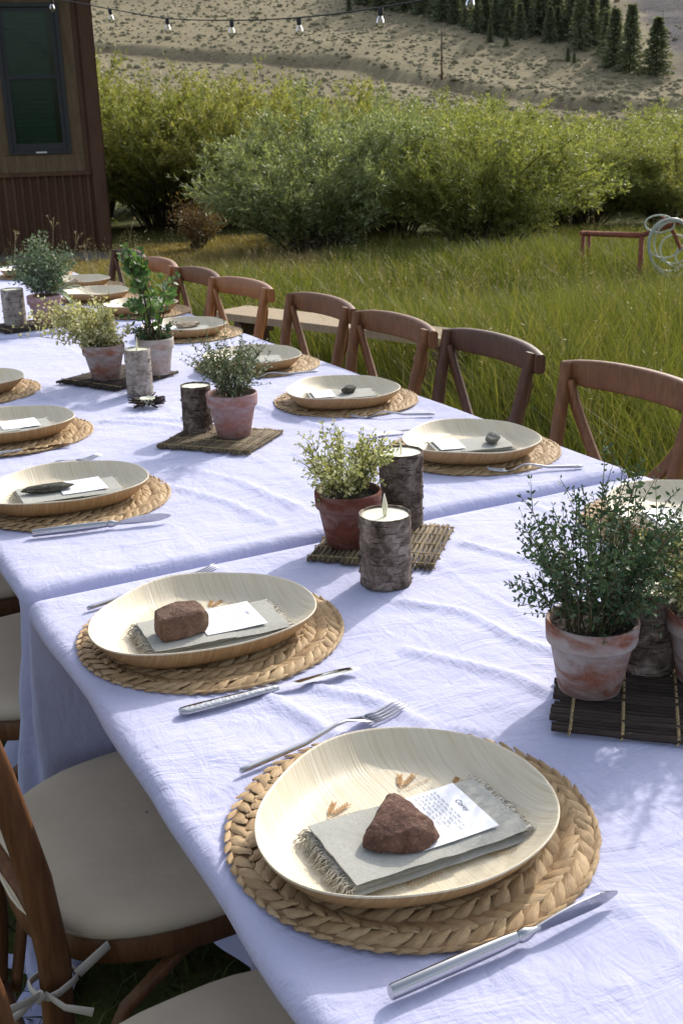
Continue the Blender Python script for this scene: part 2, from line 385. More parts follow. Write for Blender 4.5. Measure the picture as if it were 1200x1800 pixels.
def leaves_mesh(P, D, L, W, rng, fold=.0, shape='leaf', curl=.0):
    """leaf blades: P base, D direction, L length, W width; returns V, F (quads)"""
    n = len(P); D = unit(D); ref = rng.normal(size=(n, 3)); S = unit(np.cross(D, ref)); N = np.cross(S, D)
    L = np.asarray(L)[:, None]; W = np.asarray(W)[:, None]
    if shape == 'diamond':
        V = np.stack([P, P + D * L * .5 + S * W * .5, P + D * L + N * curl * L, P + D * L * .5 - S * W * .5], 1).reshape(-1, 3)
        F = np.arange(n * 4).reshape(n, 4); return V, F
    V = np.stack([P, P + D * L * .38 + S * W * .5 + N * fold * W, P + D * L * .8 + S * W * .3 + N * (fold * W + curl * L * .5), P + D * L + N * curl * L,
                  P + D * L * .8 - S * W * .3 + N * (fold * W + curl * L * .5), P + D * L * .38 - S * W * .5 + N * fold * W], 1).reshape(-1, 3)
    b = np.arange(n)[:, None] * 6
    F = np.concatenate([b + np.array([[0, 1, 2, 3]]), b + np.array([[0, 3, 4, 5]])]); return V, F

# ------------------------------------------------------------------ setting: ground, hill
def structure(o): o['kind'] = 'structure'; return o
def stuff(o, label, cat): o['kind'] = 'stuff'; o['label'] = label; o['category'] = cat; return o

g = MB()
gx = [-900, -300, -60, -20, -8, -4, 0, 4, 8, 20, 60, 300, 900]
V = [(x, y, 0) for y in gx for x in gx]; n = len(gx)
g.add(V, [(j * n + i, j * n + i + 1, (j + 1) * n + i + 1, (j + 1) * n + i) for j in range(n - 1) for i in range(n - 1)])
structure(part('ground', g, 'meadow_ground', smooth=False))

BANK = [(-120, 232), (-38, 223), (-11.6, 212), (6, 201), (18, 189), (25.7, 183), (34.5, 174.4), (40.4, 170), (50, 170), (90, 172), (220, 178)]
def bank_y(x): return float(np.interp(x, [b[0] for b in BANK], [b[1] for b in BANK]))
def hill_z(x, y):
    z = .25 * (y - 157)
    z += 1.5 * noise.noise(Vector((x * .03, y * .03, 3))) * min(1, max(0, (y - 165) / 30)) + .5 * noise.noise(Vector((x * .11, y * .11, 9))) + .16 * noise.noise(Vector((x * .5, y * .5, 4)))
    by = bank_y(x) + 2.2 * noise.noise(Vector((x * .09, 1.7, 0)))
    s = (y - by) / 1.4
    z += 1.3 * (1 / (1 + math.exp(-max(-30, min(30, s * 4))))) - .7
    z += max(0, x - 48) * .10 * min(1, max(0, (y - 180) / 40))      # the slope steepens to the right
    return z
xs = list(np.arange(-130, 190.1, 1.6)); ys = [140, 150, 158] + list(np.arange(162, 236, .75)) + list(np.arange(236, 330, 2.0)) + list(np.arange(330, 640, 14.0))
V = []; soil = []; scree = []
for y in ys:
    for x in xs:
        V.append(BG(x, y) + (hill_z(x, y),))
        by = bank_y(x) + 2.2 * noise.noise(Vector((x * .09, 1.7, 0)))
        nz = noise.noise(Vector((x * .12, y * .12, 5)))
        soil.append(min(1, max(0, 1.2 - abs(y - by + 1.5) / (1.7 + 2.2 * nz))) * (.5 + .5 * noise.noise(Vector((x * .07, 2, 8)))) if y < by + 2 else 0)
        dd = (x - (53.5 + (y - 190) * .07)) + 4 * nz
        scree.append(max(0, min(1, dd / 4)))
nx = len(xs)
Fq = [(j * nx + i, j * nx + i + 1, (j + 1) * nx + i + 1, (j + 1) * nx + i) for j in range(len(ys) - 1) for i in range(nx - 1)]
hill = structure(np_obj('hillside', V, Fq, 'hill_ground', smooth=True))
for nm, dat in (('soil', soil), ('scree', scree)):
    a = hill.data.attributes.new(nm, 'FLOAT', 'POINT'); a.data.foreach_set('value', np.array(dat, dtype=np.float32))

# sagebrush clumps scattered over the slope
rng = np.random.default_rng(3)
dome = []
for zf, rf, kk in ((0, 1, 7), (.45, .95, 7), (.85, .6, 6)):
    pass
Vs = []; Fs = []; cnt = 0
DT = [(math.cos(2 * PI * i / 7), math.sin(2 * PI * i / 7)) for i in range(7)]
for _ in range(13000):
    y = 164 + (rng.random() ** 1.5) * 130; x = rng.uniform(-.36, .36) * y + rng.normal() * 2
    if x > 53 + (y - 190) * .07 and rng.random() < .85: continue
    by = bank_y(x)
    if -3.5 < y - by < 0.3 and rng.random() < .7: continue
    r = rng.uniform(.14, .42) * (1.7 if rng.random() < .10 else 1); h = r * rng.uniform(.6, 1.1); c = BG(x, y); zz = hill_z(x, y) - .08
    o = len(Vs)
    for zf, rf in ((0, 1.0), (.55, .95), (.9, .5)):
        for ca, sa in DT:
            k = rf * r * rng.uniform(.75, 1.2); Vs.append((c[0] + ca * k, c[1] + sa * k, zz + zf * h * rng.uniform(.8, 1.2)))
    Vs.append((c[0], c[1], zz + h))
    for L_ in range(2):
        for i in range(7): Fs.append((o + L_ * 7 + i, o + L_ * 7 + (i + 1) % 7, o + (L_ + 1) * 7 + (i + 1) % 7, o + (L_ + 1) * 7 + i))
    for i in range(7): Fs.append((o + 14 + i, o + 14 + (i + 1) % 7, o + 21, o + 21))
Fs = [f if f[2] != f[3] else f for f in Fs]
me = bpy.data.meshes.new('sagebrush'); me.from_pydata(Vs, [], [f if f[2] != f[3] else f[:3] for f in Fs]); finish_mesh(me, 'sagebrush_leaf')
stuff(link('sagebrush', me), 'grey green sagebrush clumps covering the dry tan hillside', 'sagebrush')

# ------------------------------------------------------------------ conifers
def conifer_meshes(seed):
    rng = np.random.default_rng(seed); P = []; D = []; L = []; W = []
    for k in range(26):
        f = k / 25; z = .08 + .92 * f; rad = (1 - f) ** .85 * .24 * rng.uniform(.8, 1.2) + .012
        for j in range(15):
            a = rng.uniform(0, 2 * PI); rr = rad * rng.uniform(.6, 1.15)
            for m in range(6):
                q = (m + .5) / 6; r_ = rr * q
                P.append((math.cos(a) * r_, math.sin(a) * r_, z + r_ * -.35 + rng.normal() * .008))
                D.append((math.cos(a) + rng.normal() * .5, math.sin(a) + rng.normal() * .5, rng.uniform(-.5, .45))); L.append(rng.uniform(.05, .09)); W.append(rng.uniform(.022, .04))
    V, F = leaves_mesh(np.array(P), np.array(D), np.array(L), np.array(W), rng, shape='diamond')
    tm = MB().tube([(0, 0, -.04), (0, 0, .5), (0, 0, .97)], [.02, .012, .002], 6)
    return V, F, tm
conif = []
for k in range(5):
    V, F, tm = conifer_meshes(20 + k)
    cr = np_obj('crown', V, F, 'conifer_needles'); tr_ = part('trunk', tm, 'conifer_trunk'); conif.append((cr.data, tr_.data))
    bpy.data.objects.remove(cr); bpy.data.objects.remove(tr_)
def conifer(xc, yc, h, label, group=None, wide=1.0):
    p = BG(xc, yc); o = thing('conifer_tree', label, 'conifer', (p[0], p[1], hill_z(xc, yc) - .2), rnd.uniform(0, 6.28), group)
    a, b = rnd.choice(conif)
    link('crown', a, o); link('trunk', b, o); o.scale = (h * wide, h * wide, h); return o
conifer(50.6, 186.5, 8.3, 'broad dark conifer alone at the right edge, beside the grey scree', wide=1.35)
conifer(47.0, 188.5, 9.8, 'tall dark conifer left of the lone one, at the right end of the wood', wide=1.0)
conifer(45.2, 191.5, 8.8, 'dark conifer third from the right end of the wood', wide=1.1)
for (x, y, h, lb) in [(30.6, 208, 2.4, 'tiny young conifer below the wood, leftmost of the low ones'), (38.9, 196.5, 2.2, 'tiny young conifer in front of the middle of the wood'),
                      (39.7, 195.2, 1.7, 'smallest young conifer, lowest on the grass below the wood'), (28.3, 212, 3.0, 'short dark conifer just below the middle left of the wood'),
                      (4.5, 247, 3.2, 'short lone conifer on the open slope left of the wood')]:
    conifer(x, y, h, lb, wide=1.1)
spots = []
tl = [(7.5, 248), (16.1, 239), (23.7, 226.5), (29.9, 211), (35.8, 211), (38.4, 201.5), (43.5, 200.5), (46, 193)]
while len(spots) < 150:
    x = rnd.uniform(6, 60) if rnd.random() < .62 else rnd.uniform(6, 27); y0 = float(np.interp(x, [a[0] for a in tl], [a[1] for a in tl])) if x < 46 else 193 + (x - 46) * 8
    y = y0 + abs(rnd.gauss(0, 1)) * 22 + rnd.uniform(0, 3)
    if y > 320 or any((x - a) ** 2 + (y - b) ** 2 < 2.3 ** 2 for a, b in spots): continue
    if x > y * .31 + 4 or (x < 27 and y > y0 + 34): continue
    spots.append((x, y))
for (x, y) in spots:
    y0 = float(np.interp(x, [a[0] for a in tl], [a[1] for a in tl])); a_ = x / y
    zone = 'left end' if a_ < .09 else 'left half' if a_ < .135 else 'middle' if a_ < .175 else 'right half' if a_ < .215 else 'right end'
    row = 'lower edge' if y - y0 < 9 else 'upper part'
    conifer(x, y, rnd.uniform(5, 10), f'dark green conifer at the {row} of the hillside wood, {zone}', 'conifers of the hillside wood', rnd.uniform(.9, 1.25))
p = BG(17.8, 190)
pole = thing('utility_pole', 'thin weathered wooden pole standing on the hillside above the willows', 'pole', (p[0], p[1], hill_z(17.8, 190) - .3))
part('post', MB().tube([(0, 0, 0), (0, 0, 7.2)], [.16, .11], 8), 'pole_wood', pole)
part('crossarm', MB().box((-.7, -.06, 6.5), (.7, .06, 6.62)), 'pole_wood', pole)

# ------------------------------------------------------------------ willows
def willow_meshes(seed, rx=1.25, hz=1.75, nb=150, ntw=15, nl=22, upright=.5, leaf=.064):
    rng = np.random.default_rng(seed); P = []; D = []; sm = MB()
    lob = [(rng.uniform(0, 2 * PI), rng.uniform(.75, 1.15)) for _ in range(7)]
    for b in range(nb):
        az = rng.uniform(0, 2 * PI); th = math.acos(1 - rng.random() * .97) * .92
        k = min(lob, key=lambda q: abs((q[0] - az + PI) % (2 * PI) - PI))[1]
        R = rx * math.sin(th) * k * rng.uniform(.82, 1.06); H = hz * (.30 + .70 * math.cos(th) ** .8) * rng.uniform(.80, 1.06) * (.55 + .45 * k)
        if rng.random() < .10: H *= 1.14; R *= .9
        b0 = np.array([math.cos(az), math.sin(az), 0]) * rng.uniform(.02, .33) * rx / 1.25
        ts = np.linspace(0, 1, 7); hd = np.array([math.cos(az), math.sin(az)])
        path = np.stack([b0[0] + hd[0] * R * ts ** 1.25, b0[1] + hd[1] * R * ts ** 1.25, H * (1 - (1 - ts) ** 1.35)], 1)
        path[1:, :2] += rng.normal(size=(6, 2)) * .03
        if b % 2 == 0: sm.tube([tuple(q) for q in path], [.016, .013, .011, .009, .007, .005, .003], 4, False)
        for w in range(ntw):
            t = rng.uniform(.10, 1) ** .72; i = min(5, int(t * 6)); f = t * 6 - i; o = path[i] * (1 - f) + path[i + 1] * f
            d = path[i + 1] - path[i]; d /= np.linalg.norm(d)
            td = d * .7 + rng.normal(size=3) * .55 + np.array([hd[0] * .25, hd[1] * .25, upright]); td /= np.linalg.norm(td); ln = rng.uniform(.16, .42)
            s = np.sort(rng.random(nl))[:, None]
            P.append(o + td * ln * s + rng.normal(size=(nl, 3)) * .012); D.append(td * .8 + rng.normal(size=(nl, 3)) * .6)
    P = np.concatenate(P); D = np.concatenate(D); n = len(P)
    P[:, 2] = np.maximum(P[:, 2], .02)
    V, F = leaves_mesh(P, D, rng.uniform(.7, 1.25, n) * leaf, rng.uniform(.8, 1.2, n) * leaf * .27, rng, shape='diamond', curl=.12)
    return V, F, sm
wil = []
for k, kw in enumerate([dict(seed=1, upright=.75), dict(seed=2, upright=.55), dict(seed=3, upright=.25), dict(seed=4, upright=.35)]):
    V, F, sm = willow_meshes(**kw)
    b = part('stems', sm, 'willow_stem'); wil.append(({'V': V, 'F': F}, b.data)); bpy.data.objects.remove(b)
def willow(xc, yc, w, h, var, mt, label, group='willow bushes behind the field'):
    p = BG(xc, yc); o = thing('willow_bush', label, 'bush', (p[0], p[1], 0), rnd.uniform(0, 6.28), group)
    if mt not in wil[var][0]:
        a = np_obj('foliage', wil[var][0]['V'], wil[var][0]['F'], mt); wil[var][0][mt] = a.data; bpy.data.objects.remove(a)
    link('foliage', wil[var][0][mt], o); link('stems', wil[var][1], o); o.scale = (w / 2.5, w / 2.5, h * (.84 if xc < -1 else .83 if xc < 2.8 else .80) / 1.75); return o
S_, G_, Y_ = 'willow_silver', 'willow_green', 'willow_yellow'
willow(-.15, 13.5, 2.75, 1.86, 0, S_, 'silvery grey green willow bush in the middle, nearest to the table')
willow(1.72, 13.0, 2.45, 1.86, 1, G_, 'dark based green willow bush just right of the silvery one')
willow(.75, 15.6, 2.5, 1.92, 1, S_, 'willow bush rising in the gap behind the two nearest ones')
willow(2.15, 16.4, 2.6, 1.85, 3, G_, 'olive willow bush behind the dark based one')
willow(-1.35, 18.4, 3.0, 2.50, 2, Y_, 'large yellow green willow with drooping crown behind the silvery one')
willow(-2.75, 18.9, 2.9, 2.55, 2, G_, 'large rounded green willow right of the house corner')
willow(-4.35, 21.0, 3.0, 2.95, 3, Y_, 'tall yellowing willow partly hidden by the house corner')
willow(3.55, 16.6, 2.2, 1.45, 0, G_, 'low green willow bush behind the rusty pipe rail')
willow(4.75, 16.4, 2.1, 1.42, 3, Y_, 'low yellowish willow bush at the right edge behind the hose')
willow(3.4, 19.0, 2.8, 1.72, 3, Y_, 'yellow green willow bush farther back on the right')
willow(5.0, 19.6, 2.9, 1.75, 2, G_, 'green willow bush farther back at the right edge')
willow(.2, 20.5, 3.0, 2.35, 3, Y_, 'olive yellow willow at the back, above the silvery bush')
willow(1.7, 21.5, 3.2, 2.2, 1, G_, 'green willow at the back, above the dark based bush')
willow(-3.5, 22.6, 2.8, 1.7, 0, G_, 'low green willow seen under the crown beside the house corner')
willow(6.6, 22.5, 3.4, 1.9, 3, G_, 'green willow at the far back right corner of the thicket')
willow(3.1, 23.5, 3.4, 2.0, 2, Y_, 'yellow green willow at the far back, right of centre')
willow(-2.4, 24.0, 3.8, 2.7, 1, Y_, 'yellow willow top showing behind the two large left willows')
V, F, sm = willow_meshes(9, .20, .48, 46, 8, 9, .6, .045)
p = BG(-1.72, 14.6); o = thing('low_shrub', 'small reddish brown shrub in the golden grass right of the house', 'shrub', (p[0], p[1], 0))
np_obj('foliage', V, F, 'shrub_leaf', o); part('stems', sm, 'willow_stem', o)

# ------------------------------------------------------------------ grass
def blades(xy, h, w, rng, lean=.35, gust=None):
    n = len(xy); a = rng.uniform(0, 2 * PI, n); wd = np.stack([np.cos(a), np.sin(a), np.zeros(n)], 1)
    l = rng.normal(size=(n, 2)) * lean
    if gust is not None: l += gust
    b = np.concatenate([xy, np.zeros((n, 1))], 1); h = h[:, None]; w = w[:, None]
    ld = np.concatenate([l, np.zeros((n, 1))], 1)
    m = b + np.array([[0, 0, .55]]) * h + ld * h * .28; tp = b + np.array([[0, 0, .95]]) * h + ld * h * .95
    V = np.stack([b - wd * w * .5, b + wd * w * .5, m + wd * w * .42, m - wd * w * .42, tp + wd * w * .07, tp - wd * w * .07], 1).reshape(-1, 3)
    k = np.arange(n)[:, None] * 6
    return V, np.concatenate([k + np.array([[0, 1, 2, 3]]), k + np.array([[3, 2, 4, 5]])])
def field_pts(n, y0, y1, rng, power=1.0, clump=0.0):
    y = y0 + (y1 - y0) * rng.random(n) ** power; x = rng.uniform(-1, 1, n) * (.34 * y + .9)
    P = np.stack([x * CY + y * SY, -x * SY + y * CY], 1)
    if clump: 
        c = P[rng.integers(0, max(1, n // 14), n)]; P = c + rng.normal(size=(n, 2)) * clump
    ok = ~((P[:, 0] > .12) & (P[:, 0] < 1.72) & (P[:, 1] < 6.75) & (P[:, 1] > -2))
    xc = P[:, 0] * CY - P[:, 1] * SY; yc = P[:, 0] * SY + P[:, 1] * CY
    ok &= ~((yc > 13.7) & (xc < -2.6) & (yc < 20))
    return P[ok], xc[ok], yc[ok]
def nz(P, s, k): return np.array([noise.noise(Vector((a * s, b * s, k))) for a, b in P])
rng = np.random.default_rng(11)
P, xc, yc = field_pts(190000, 2.2, 15.5, rng, .8, .05)
gold = np.clip((yc - 9.5) / 1.5, 0, 1) * np.clip((.1 - xc) / .5, 0, 1) * 1.7 + .35 * nz(P, .8, 2)
near_left = (P[:, 0] < .2) & (P[:, 1] < 5)
right = P[:, 0] > 1.6
hh = rng.uniform(.26, .56, len(P)) * (1 + .5 * nz(P, .55, 7)) * np.clip(1.65 - yc / 10.5, .32, 1.12)
edge = np.clip((P[:, 0] - 1.75) / 1.3, .30, 1); hh *= np.where(right & (P[:, 1] < 6.8), edge, 1)
bx, by_ = xc - .04, yc - 6.03; al = (bx * 1.32 - by_ * 1.18) / 1.77; ac = (bx * 1.18 + by_ * 1.32) / 1.77
hh *= np.where((np.abs(al) < 1.1) & (ac < .15) & (ac > -.9), .55, 1)
hh *= np.where((yc > 10.5) & (xc < -1.6), .5, 1)
isg = gold + rng.normal(size=len(P)) * .15 > .5
sel = ~isg & ~near_left
gust = np.array([[-.10, .06]])
V, F = blades(P[sel], hh[sel], rng.uniform(.003, .007, sel.sum()) * np.clip(yc[sel] / 6, .8, 1.7), rng, .33, gust)
stuff(np_obj('field_grass', V, F, 'field_grass'), 'tall lush green meadow grass behind the chairs', 'grass')
sel = isg & ~near_left
V, F = blades(P[sel], hh[sel] * .8, rng.uniform(.006, .012, sel.sum()) * 1.3, rng, .35, gust)
stuff(np_obj('golden_grass', V, F, 'golden_grass'), 'dry golden grass between the house and the willows', 'grass')
P, xc, yc = field_pts(3400, 3.0, 14.5, rng, .9)
ok = ((P[:, 0] > 2.6) & (yc > 4)) | ((yc > 8) & (xc > -1.2)); P = P[ok]; n = len(P)
h = rng.uniform(.35, .62, n) * np.clip(1.4 - yc[ok] / 13, .5, 1); ln = rng.normal(size=(n, 2)) * .28 + gust; b3 = np.concatenate([P, np.zeros((n, 1))], 1); tip = b3 + np.concatenate([ln * h[:, None], h[:, None]], 1)
D = np.concatenate([ln, np.full((n, 1), 1.0)], 1)
V1, F1 = leaves_mesh(b3, D, h * 1.02, np.full(n, .0035), rng, shape='diamond')
k = 7; tp = np.repeat(tip, k, 0) + rng.normal(size=(n * k, 3)) * np.array([[.008, .008, .03]]); 
V2, F2 = leaves_mesh(tp, np.repeat(D, k, 0) + rng.normal(size=(n * k, 3)) * .6, np.full(n * k, .022), np.full(n * k, .005), rng, shape='diamond')
stuff(np_obj('seed_grass', np.concatenate([V1, V2]), np.concatenate([F1, F2 + len(V1)]), 'seed_stalk'), 'tan seed heads standing above the green meadow grass', 'grass')
n = 15000; P = np.stack([rng.uniform(-1.2, 1.7, n), rng.uniform(.3, 4.5, n)], 1)
V, F = blades(P, rng.uniform(.02, .07, n), rng.uniform(.003, .006, n), rng, .7)
stuff(np_obj('lawn_grass', V, F, 'lawn_grass'), 'short dark trampled grass under the chairs and tables', 'grass')
# dry flower stalks by the house
rngp = random.Random(5)
for k, (x, y, h) in enumerate([(-2.55, 9.0, .74), (-2.30, 9.3, .83), (-2.16, 9.1, .70), (-1.98, 9.4, .62), (-1.80, 9.7, .78)]):
    p = BG(x, y); o = thing('dry_flower_stalk', ['dry brown umbel flower stalk at the left edge before the house', 'tall dry flower stalk second from the left before the house', 'leaning dry flower stalk third from the left before the siding',
        'short dry flower stalk with pale heads before the siding', 'bent dry grass stalk before the house corner'][k], 'plant', (p[0], p[1], 0), 0, 'dry stalks before the house')
    sm = MB(); hds = []; tip = (rngp.uniform(-.12, .22), rngp.uniform(-.1, .1), h)
    sm.tube([(0, 0, 0), (tip[0] * .4, 0, h * .6), tip], [.003, .0022, .0015], 5)
    for j in range(rngp.randint(2, 6)):
        a = j * 1.05; rr_ = rngp.uniform(.008, .045); e = (tip[0] + rr_ * math.cos(a), rr_ * math.sin(a), h + rngp.uniform(-.06, .035)); sm.tube([(tip[0] * .9, 0, h * rngp.uniform(.86, .95)), e], .0011, 4)
        hd = MB(); hds.append(hd)
        for q in range(5): hd.add([(e[0] + rngp.uniform(-.012, .012), e[1] + rngp.uniform(-.012, .012), e[2] + rngp.uniform(-.006, .012)) for _ in range(3)], [(0, 1, 2)])
    part('stem', sm, 'seed_stalk', o); [part('flower_head', hd, 'seed_stalk', o, False) for hd in hds]

# ------------------------------------------------------------------ house
p = BG(-2.66, 13.8)
house = thing('house', 'rust brown house with corrugated metal siding and a dark sash window', 'house', (p[0], p[1], 0), -YAW + math.radians(14))   # local x to the right, corner at 0
m = MB(); m.box((-5.6, .06, 0), (-.03, 6.0, .14)); part('foundation', m, 'concrete', house, False)
def corrugated(x0, x1, z0, z1, y=0.0):
    m = MB(); n = int((x1 - x0) / .0235); V = []
    for i in range(n + 1):
        x = x0 + (x1 - x0) * i / n; yy = y - (.030 if i % 4 in (1, 2) else 0)
        V += [(x, yy, z0), (x, yy, z1)]
    m.add(V, [(2 * i, 2 * i + 2, 2 * i + 3, 2 * i + 1) for i in range(n)]); return m
part('siding', corrugated(-5.6, -.14, .14, 1.0), 'rust_siding', house, False, 'corrugated rusty metal siding under the window')
part('siding', corrugated(-5.6, -1.22, 1.05, 3.3), 'rust_siding', house, False, 'corrugated siding left of the window')
m = MB(); m.box((-5.6, .03, .14), (-.005, 6.0, 3.3)); part('wall', m, 'house_wood', house, False)
m = MB(); m.box((-.14, -.045, .13), (0, .028, 3.3)); m.box((-.003, .03, .13), (.02, 6.0, 3.3)); part('corner_trim', m, 'rust_siding', house, False)
m = MB(); m.box((-.21, -.022, 1.02), (-.165, .027, 3.3)); part('trim_strip', m, 'rust_siding', house, False)
m = MB(); m.box((-.163, -.014, 1.0), (-.142, .026, 3.3)); part('trim_strip', m, 'rust_siding', house, False)
m = MB(); m.box((-5.6, -.05, 1.0), (-.168, .025, 1.045)); part('drip_cap', m, 'rust_siding', house, False)
m = MB(); m.box((-1.22, -.03, 1.047), (-.213, .024, 1.24)); part('sill_board', m, 'house_wood', house, False)
m = MB(); m.box((-.35, -.026, 1.242), (-.214, .024, 2.84)); part('jamb_board', m, 'house_wood', house, False)
m = MB(); m.box((-1.22, -.026, 1.242), (-1.045, .024, 2.84)); part('jamb_board', m, 'house_wood', house, False)
m = MB(); m.box((-1.22, -.028, 2.842), (-.213, .024, 3.05)); part('header_board', m, 'house_wood', house, False)
win = MB()
for lo, hi in (((-1.043, -.05, 1.244), (-1.0, .022, 2.838)), ((-.395, -.05, 1.244), (-.352, .022, 2.838)), ((-.998, -.048, 1.244), (-.397, .022, 1.285)), ((-.998, -.048, 2.80), (-.397, .022, 2.838))): win.box(lo, hi)
wo = part('window', win, 'window_frame_paint', house, False)
for z0, z1, y in ((1.287, 2.09, -.014), (2.06, 2.798, .006)):
    s = MB()
    for lo, hi in (((-.996, y - .018, z0), (-.955, y, z1)), ((-.44, y - .018, z0), (-.399, y, z1)), ((-.953, y - .018, z0), (-.442, y, z0 + (.075 if z0 < 1.5 else .035))), ((-.953, y - .018, z1 - .035), (-.442, y, z1))): s.box(lo, hi)
    part('sash', s, 'window_frame_paint', wo, False)
    part('pane', MB().box((-.957, y - .011, z0 + .03), (-.438, y - .007, z1 - .03)), 'window_glass', wo, False)
bl = MB(); V = []
for i in range(61): V += [(-.95, .012 + (.006 if i % 2 else 0), 1.30 + i * 1.49 / 60), (-.50, .012 + (.006 if i % 2 else 0), 1.30 + i * 1.49 / 60)]
bl.add(V, [(2 * i, 2 * i + 1, 2 * i + 3, 2 * i + 2) for i in range(60)]); part('blind', bl, 'blind_fabric', wo, False)
part('sash_lift', MB().box((-.75, -.055, 1.256), (-.63, -.049, 1.272)), 'plastic_white', wo, False)
m = MB(); m.add([(-5.9, -.55, 3.3), (.45, -.55, 3.3), (.45, 6.4, 5.0), (-5.9, 6.4, 5.0), (-5.9, -.55, 3.46), (.45, -.55, 3.46), (.45, 6.4, 5.16), (-5.9, 6.4, 5.16)],
   [(3, 2, 1, 0), (4, 5, 6, 7), (0, 1, 5, 4), (1, 2, 6, 5), (2, 3, 7, 6), (3, 0, 4, 7)]); part('roof', m, 'rust_siding', house, False)

# ------------------------------------------------------------------ tables and cloths
TZ = .75
TAB = [(.30, 1.565, -.78, 1.682), (.30, 1.565, 1.712, 4.15), (.30, 1.565, 4.19, 6.62)]
FLAT = []       # where things stand the cloth lies flat
RIDGE = [((.50, 1.19), (.53, 1.06), (.60, .985)), ((.56, 1.19), (.62, 1.10), (.63, 1.04)), ((.80, 1.36), (.86, 1.28), (.87, 1.16), (.92, 1.04)), ((1.02, 1.52), (1.12, 1.3), (1.13, 1.12)), ((.72, 1.22), (.80, 1.08), (.83, .9)),
         ((.76, 2.24), (.83, 2.08), (.86, 1.86)), ((.68, 2.16), (.76, 1.96), (.79, 1.80)), ((1.05, 2.2), (1.06, 2.0), (1.14, 1.8)), ((.74, 2.75), (.86, 2.62), (.9, 2.52)), ((.78, 2.76), (.9, 2.66), (.96, 2.56)),
         ((1.12, 2.75), (1.15, 2.5), (1.2, 2.25)), ((.66, 3.4), (.68, 3.1), (.74, 2.9)), ((.95, 1.85), (1.0, 2.0), (1.02, 2.2)), ((.85, .75), (.95, .72), (1.1, .78)), ((.65, .55), (.8, .62), (1.0, .6))]
RP = np.array([[a + b for a, b in zip(r[:-1], r[1:])][k] for r in RIDGE for k in range(len(r) - 1)])
A_ = RP[:, :2]; B_ = RP[:, 2:]; AB = B_ - A_; AB2 = (AB ** 2).sum(1)
def top_disp(x, y):
    z = .0035 * noise.noise(Vector((x * 4.5, y * 3, 1.3))) + .0022 * noise.noise(Vector((x * 13 + y * 4, y * 9, 5))) + .0010 * noise.noise(Vector((x * 34, y * 28, 2)))
    q = np.array([x, y]); tt = np.clip(((q - A_) * AB).sum(1) / AB2, 0, 1); dd = np.hypot(*(A_ + AB * tt[:, None] - q).T)
    dm = dd.min()
    if dm < .04: z += .0065 * math.exp(-(dm / .009) ** 2)
    for fx in (.612, .93, 1.25):
        z += .0022 * math.exp(-((x - fx + .01 * noise.noise(Vector((y * 2, fx, 0)))) / .006) ** 2)
    for fy in (.42, 1.03, 2.33, 2.94, 3.55, 4.8, 5.4):
        z += .0022 * math.exp(-((y - fy + .01 * noise.noise(Vector((x * 2, fy, 0)))) / .006) ** 2)
    return z
LEFT_CHAIRS = [(.83, .245), (1.402, .245), (2.06, .245), (2.66, .245)]
